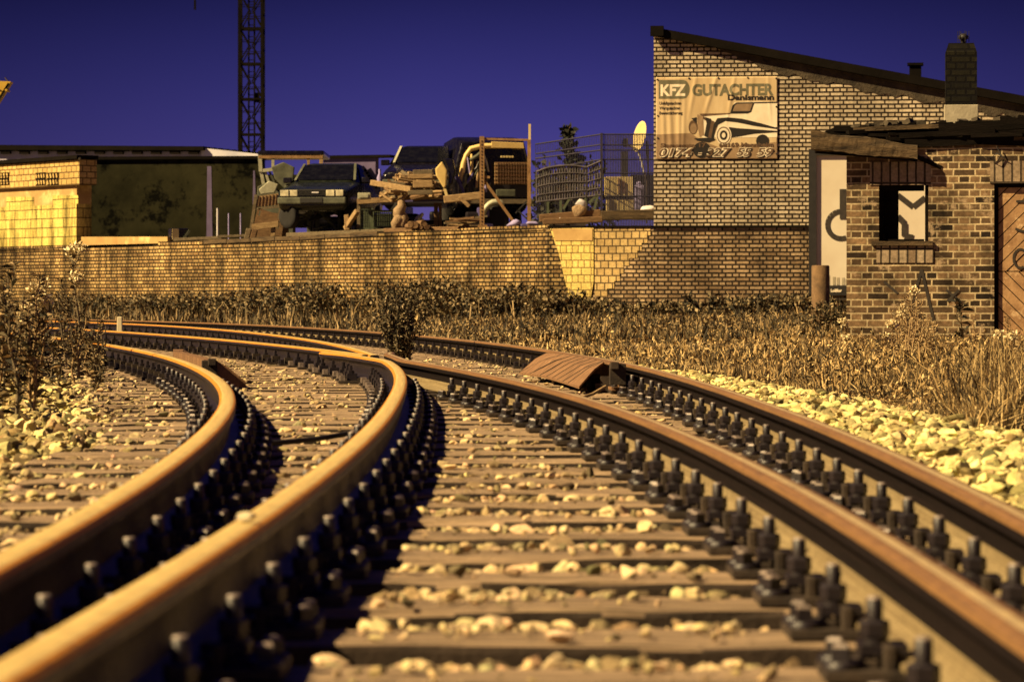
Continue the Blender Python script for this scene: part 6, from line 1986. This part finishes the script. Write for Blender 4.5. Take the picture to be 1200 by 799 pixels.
# bush between the rails
bs_ = P(470, 420, 30.0)
root = empty('bush', (bs_.x, 30.0, 0.0), 0, 'dark bushy weed growing between the rails behind the crossing', 'bush')
r_ = np.random.default_rng(5); sm = MB(); Vs, Qs, Cs, o__ = [], [], [], 0
for k in range(44):
    a = r_.random() * 6.28; sp = abs(r_.normal(0, .19)); hh = r_.uniform(.40, .82) * (1 - .5 * sp)
    p0 = np.array([r_.normal(0, .05), r_.normal(0, .05), -.02]); p1 = p0 + np.array([math.cos(a) * sp, math.sin(a) * sp, hh])
    pm_ = p0 * .5 + p1 * .5 + np.array([-math.cos(a), -math.sin(a), 0]) * sp * .2
    sm.tube([p0, pm_, p1], [.007, .005, .002], 4)
    n = 170; t = r_.uniform(.05, 1, n)[:, None]; p = p0 * (1 - t) ** 2 + 2 * pm_ * t * (1 - t) + p1 * t * t + r_.normal(0, .012, (n, 3))
    d = r_.normal(size=(n, 3)); d[:, 2] += .9; d /= np.linalg.norm(d, axis=1)[:, None]; s_ = np.cross(d, r_.normal(size=(n, 3))); s_ /= np.linalg.norm(s_, axis=1)[:, None]
    L = r_.uniform(.025, .065, (n, 1)); Wd = L * .16
    Vs.append(np.stack([p, p + d * L * .5 + s_ * Wd, p + d * L, p + d * L * .5 - s_ * Wd], 1).reshape(-1, 3)); Qs.append(np.arange(n)[:, None] * 4 + np.arange(4)[None] + o__); o__ += 4 * n
    cc = DARK + [(.24, .18, .10), (.13, .10, .055)]
    Cs.append(np.repeat(np.array(cc)[r_.integers(0, len(cc), n)] * r_.uniform(.6, 1.3, (n, 1)), 4, 0))
np_mesh('foliage', np.concatenate(Vs), np.concatenate(Qs), M['leaf'], np.concatenate(Cs), parent=root)
sm.build('stems', M['grey_wood'], root)
# shrubs along the wall foot
rt = random.Random(21)
SG = 'dark shrubs along the foot of the walls'
where = [(112, 344, .5), (150, 342, .45), (190, 341, .4), (228, 340, .42), (268, 341, .45), (308, 342, .45), (345, 343, .5), (378, 341, .55), (402, 342, .62), (428, 344, .55), (500, 343, .6), (530, 342, .62), (556, 341, .62), (580, 343, .5),
         (604, 345, .45), (630, 344, .5), (655, 352, .45), (682, 358, .36), (716, 362, .25), (768, 366, .25), (808, 366, .22), (850, 364, .26), (902, 364, .32), (936, 365, .3), (975, 368, .42)]
for i, (u, v, hh) in enumerate(where):
    if u < 640:
        t_, _ = W.sz(u, 340); q = W.pt(t_ , 0); 
        nrm = Vector((-W.d.y, W.d.x, 0)); nrm = nrm if nrm.y < 0 else -nrm
        q = q + nrm * rt.uniform(.6, 1.0)
    elif u < 766: q = P(u, 350, 62.6); 
    else: q = P(u, 350, 60.6 if u < 960 else 44.5)
    k = (u - 600) / F
    lab = f'low dark shrub at the wall foot, {ordinal(i + 1)} counted from the left' if u < 766 else ['low dark shrub at the building foot right of the patched wall', 'low dark shrub at the building foot below the banner', 'low dark shrub below the right edge of the banner', 'bushy dark shrub left of the bollard, farther of two', 'bushy dark shrub touching the left side of the bollard', 'dark bush between the bollard and the ruined shed'][i - 19]
    sc_ = 1.0 if u < 960 else .6
    shrub(lab, (q.x, q.y, gh(q.x, q.y) - .02), (rt.uniform(.75, 1.05) * sc_, .5 * sc_, hh * .6 * (1.25 if sc_ == 1 else 1)), 1500, .075 if sc_ == 1 else .045, DARK + MIDD[:2] + [(.28, .21, .11)], 60 + i, SG)

# small tree behind the fence
root = empty('conifer', (P(668, 210, 90).x, 90, 1.9), 0, 'small dark conifer far behind the mesh fence', 'tree')
Vs, Qs, Cs, o_ = [], [], [], 0
for k in range(7):
    V, Q, C = leaf_cloud(160, (.62 - .07 * k, .6 - .07 * k, .22), (0.1 * math.sin(k * 2), 0, 1.1 + .37 * k), .16, [(.02, .024, .016), (.03, .03, .018)], 300 + k)
    Vs.append(V); Qs.append(Q + o_); Cs.append(C); o_ += len(V)
np_mesh('crown', np.concatenate(Vs), np.concatenate(Qs), M['leaf'], np.concatenate(Cs), parent=root)
MB().tube([(0, 0, -.1), (0, 0, 1.8), (0, 0, 3.6)], [.08, .05, .015], 6).build('trunk', M['brown_wood'], root)
# dark bushes around it
for i, (u, v, rr) in enumerate(((650, 208, .8), (690, 206, 1.0), (640, 196, .5))):
    q = P(u, v, 88 + i); shrub(['dark bush left of the small conifer behind the fence', 'dark bush right of the small conifer behind the fence', 'dark bush behind the left end of the mesh fence'][i], (q.x, q.y, 1.9), (rr, .8, .85 * (q.z - 1.9) / 1.7 + .3), 700, .16, [(.02, .022, .014), (.03, .028, .016)], 330 + i, 'dark bushes behind the fence')


# tall weeds at the left
def tall_weed(label, x, y, h, seed, flower=0, cols=DARK, grp='tall weeds at the left', nleaf=150, name='tall_weed', spread=.12, cat='weed', stemmat='grey_wood'):
    r = np.random.default_rng(seed); rr = random.Random(seed)
    root = empty(name, (x, y, -0.05), 0, label, cat, grp)
    bx, by = rr.uniform(-.12, .12) * h, rr.uniform(-.1, .1) * h
    st = lambda t: Vector((bx * t * t + .012 * math.sin(t * 9 + seed), by * t * t, h * t))
    m = MB(); m.tube([st(t) for t in np.linspace(0, 1, 8)], [(.016 if flower == 2 else .011) * (1 - .75 * t) for t in np.linspace(0, 1, 8)], 5)
    tips = [st(1)]
    for k in range(rr.randint(3, 6)):
        t = rr.uniform(.35, .9); a = rr.uniform(0, 6.28); l_ = rr.uniform(.10, .24) * h
        e = st(t) + Vector((math.cos(a) * l_ * .6, math.sin(a) * l_ * .6, l_ * .8)); m.tube([st(t), st(t).lerp(e, .5) + Vector((math.cos(a) * .02, 0, -.01)), e], [.006, .005, .003], 4); tips.append(e)
    m.build('stem', M[stemmat], root)
    V, T, C = [], [], []
    n = nleaf
    tt = r.uniform(.03, 1, n) ** .85
    p = np.array([st(t)[:] for t in tt])
    br = r.integers(0, len(tips), n); mvs = r.random(n) < .45
    for i in range(n):
        if mvs[i]:
            b_ = np.array(tips[br[i]][:]); a_ = np.array(st(max(.2, b_[2] / h - .18))[:]); p[i] = a_ + (b_ - a_) * r.random()
    d = r.normal(size=(n, 3)); d[:, 2] = np.abs(d[:, 2]) * .8 + .1; d /= np.linalg.norm(d, axis=1)[:, None]
    s = np.cross(d, r.normal(size=(n, 3))); s /= np.linalg.norm(s, axis=1)[:, None]
    L = (spread * (1.15 - .7 * tt) * r.uniform(.5, 1.2, n))[:, None]; Wd = L * .13
    dr_ = np.array([0, 0, -1]) * L * .25
    Vv = np.stack([p, p + d * L * .5 + s * Wd, p + d * L + dr_, p + d * L * .5 - s * Wd], 1).reshape(-1, 3)
    Q = np.arange(n)[:, None] * 4 + np.arange(4)[None]
    C = np.array(cols)[r.integers(0, len(cols), n)] * r.uniform(.6, 1.3, (n, 1))
    np_mesh('leaves', Vv, Q, M['leaf'], np.repeat(C, 4, 0), parent=root)
    if flower:
        fl = tips[:1] if flower == 1 else tips
        for e in fl:
            nn_ = 26 if flower == 1 or e == tips[0] else 12
            V, Q, C = leaf_cloud(nn_ * 7, (.055, .055, .045), e[:], .026, [(.80, .68, .42), (.70, .57, .32), (.5, .38, .19)], seed + 3, holes=False)
            np_mesh('flower_head', V, Q, M['leaf'], C, parent=root)
    return root


yw = 22.0
X_ = lambda u, y: (u - 600) * y / F
fl = [(93, 292, 23.5, 2, 'tall pale flowering weed standing highest, right end of the left weeds'), (40, 340, 21.5, 2, 'white flowered weed leaning in the middle of the left weeds'), (22, 376, 20.5, 1, 'short weed with a round pale flower head at the left edge'), (5, 356, 22.5, 1, 'weed with small white flower cut by the left picture edge')]
for i, (u, v, y, f_, lab) in enumerate(fl):
    tall_weed(lab, X_(u, y), y, P(u, v, y).z + .05, 400 + i, f_, [(.30, .22, .11), (.20, .15, .08), (.10, .075, .04)], nleaf=150, spread=.07)
rt = random.Random(50)
for i in range(64):
    u = rt.uniform(-40, 118); y = rt.uniform(15.5, 28) if u < 70 else rt.uniform(20, 28)
    vt = np.interp(u, [-40, 20, 60, 95, 122], [312, 318, 326, 350, 390]) + rt.uniform(-10, 75)
    h = max(.22, P(u, vt, y).z + .05)
    tall_weed('tall dark leafy weed stem in the dense clump at the left edge', X_(u, y), y, h, 420 + i, 0, DARK + MIDD[:4] + [(.30, .22, .12), (.22, .16, .08)], 'dark leafy weeds at the left edge', 150, spread=.085 if i % 3 else .06, stemmat='pale_wood' if i % 2 else 'grey_wood')
# pale thistles before the shed
for i in range(34):
    u = rt.choice([rt.uniform(985, 1200), rt.uniform(1040, 1110)]); y = rt.uniform(27, 36.5)
    vt = rt.uniform(368, 402) if not (1045 < u < 1080) else rt.uniform(336, 385)
    z0 = gh(X_(u, y), y); h = P(u, vt, y).z - z0
    if h < .15: continue
    o = tall_weed('pale dry thistle stalk among the grass before the ruined shed', X_(u, y), y, h, 500 + i, 1 if i % 3 == 0 else 0, [(.50, .37, .19), (.38, .27, .13), (.22, .15, .07)], 'dry stalks before the ruined shed', 80, 'dry_stalk', .055, 'stalk', 'pale_wood')
    o.location.z = z0
# leaning dry stems at right
for i in range(22):
    u = rt.uniform(1120, 1215); y = rt.uniform(13.5, 20)
    z0 = gh(X_(u, y), y); h = rt.uniform(.25, .5)
    nb = 70
    r_ = np.random.default_rng(560 + i)
    V, T, C = blades(r_.normal(0, .05, nb), r_.normal(0, .05, nb), np.zeros(nb), h * r_.uniform(.5, 1.1, nb), np.full(nb, .0042), STRAW, 700 + i, .8)
    o = np_mesh('grass_tuft', V, T, M['leaf'], C); tag(o, 'long dry grass tuft at the right picture edge beside the stones', 'grass tuft', 'dry tufts at the right edge')
    o.location = (X_(u, y), y, z0)
# dead stalks against the building foot
for i, (u, v) in enumerate(((806, 346), (812, 352), (836, 346), (866, 350), (1128, 352))):
    y = 60.5 if u < 1000 else 37.5
    z0 = gh(X_(u, y), y); h = P(u, v, y).z - z0
    o = tall_weed(['dark dead weed against the building below the banner, leftmost', 'dark dead weed against the building, second from left', 'dark dead weed against the building, tallest of the group', 'dark dead weed against the building, nearest the bollard', 'dark dead weed against the shed left of its door'][i], X_(u, y), y, max(.3, h), 600 + i, 0, DARK, 'dead weeds against the buildings', 60, 'dead_weed', .2)
    o.location.z = z0
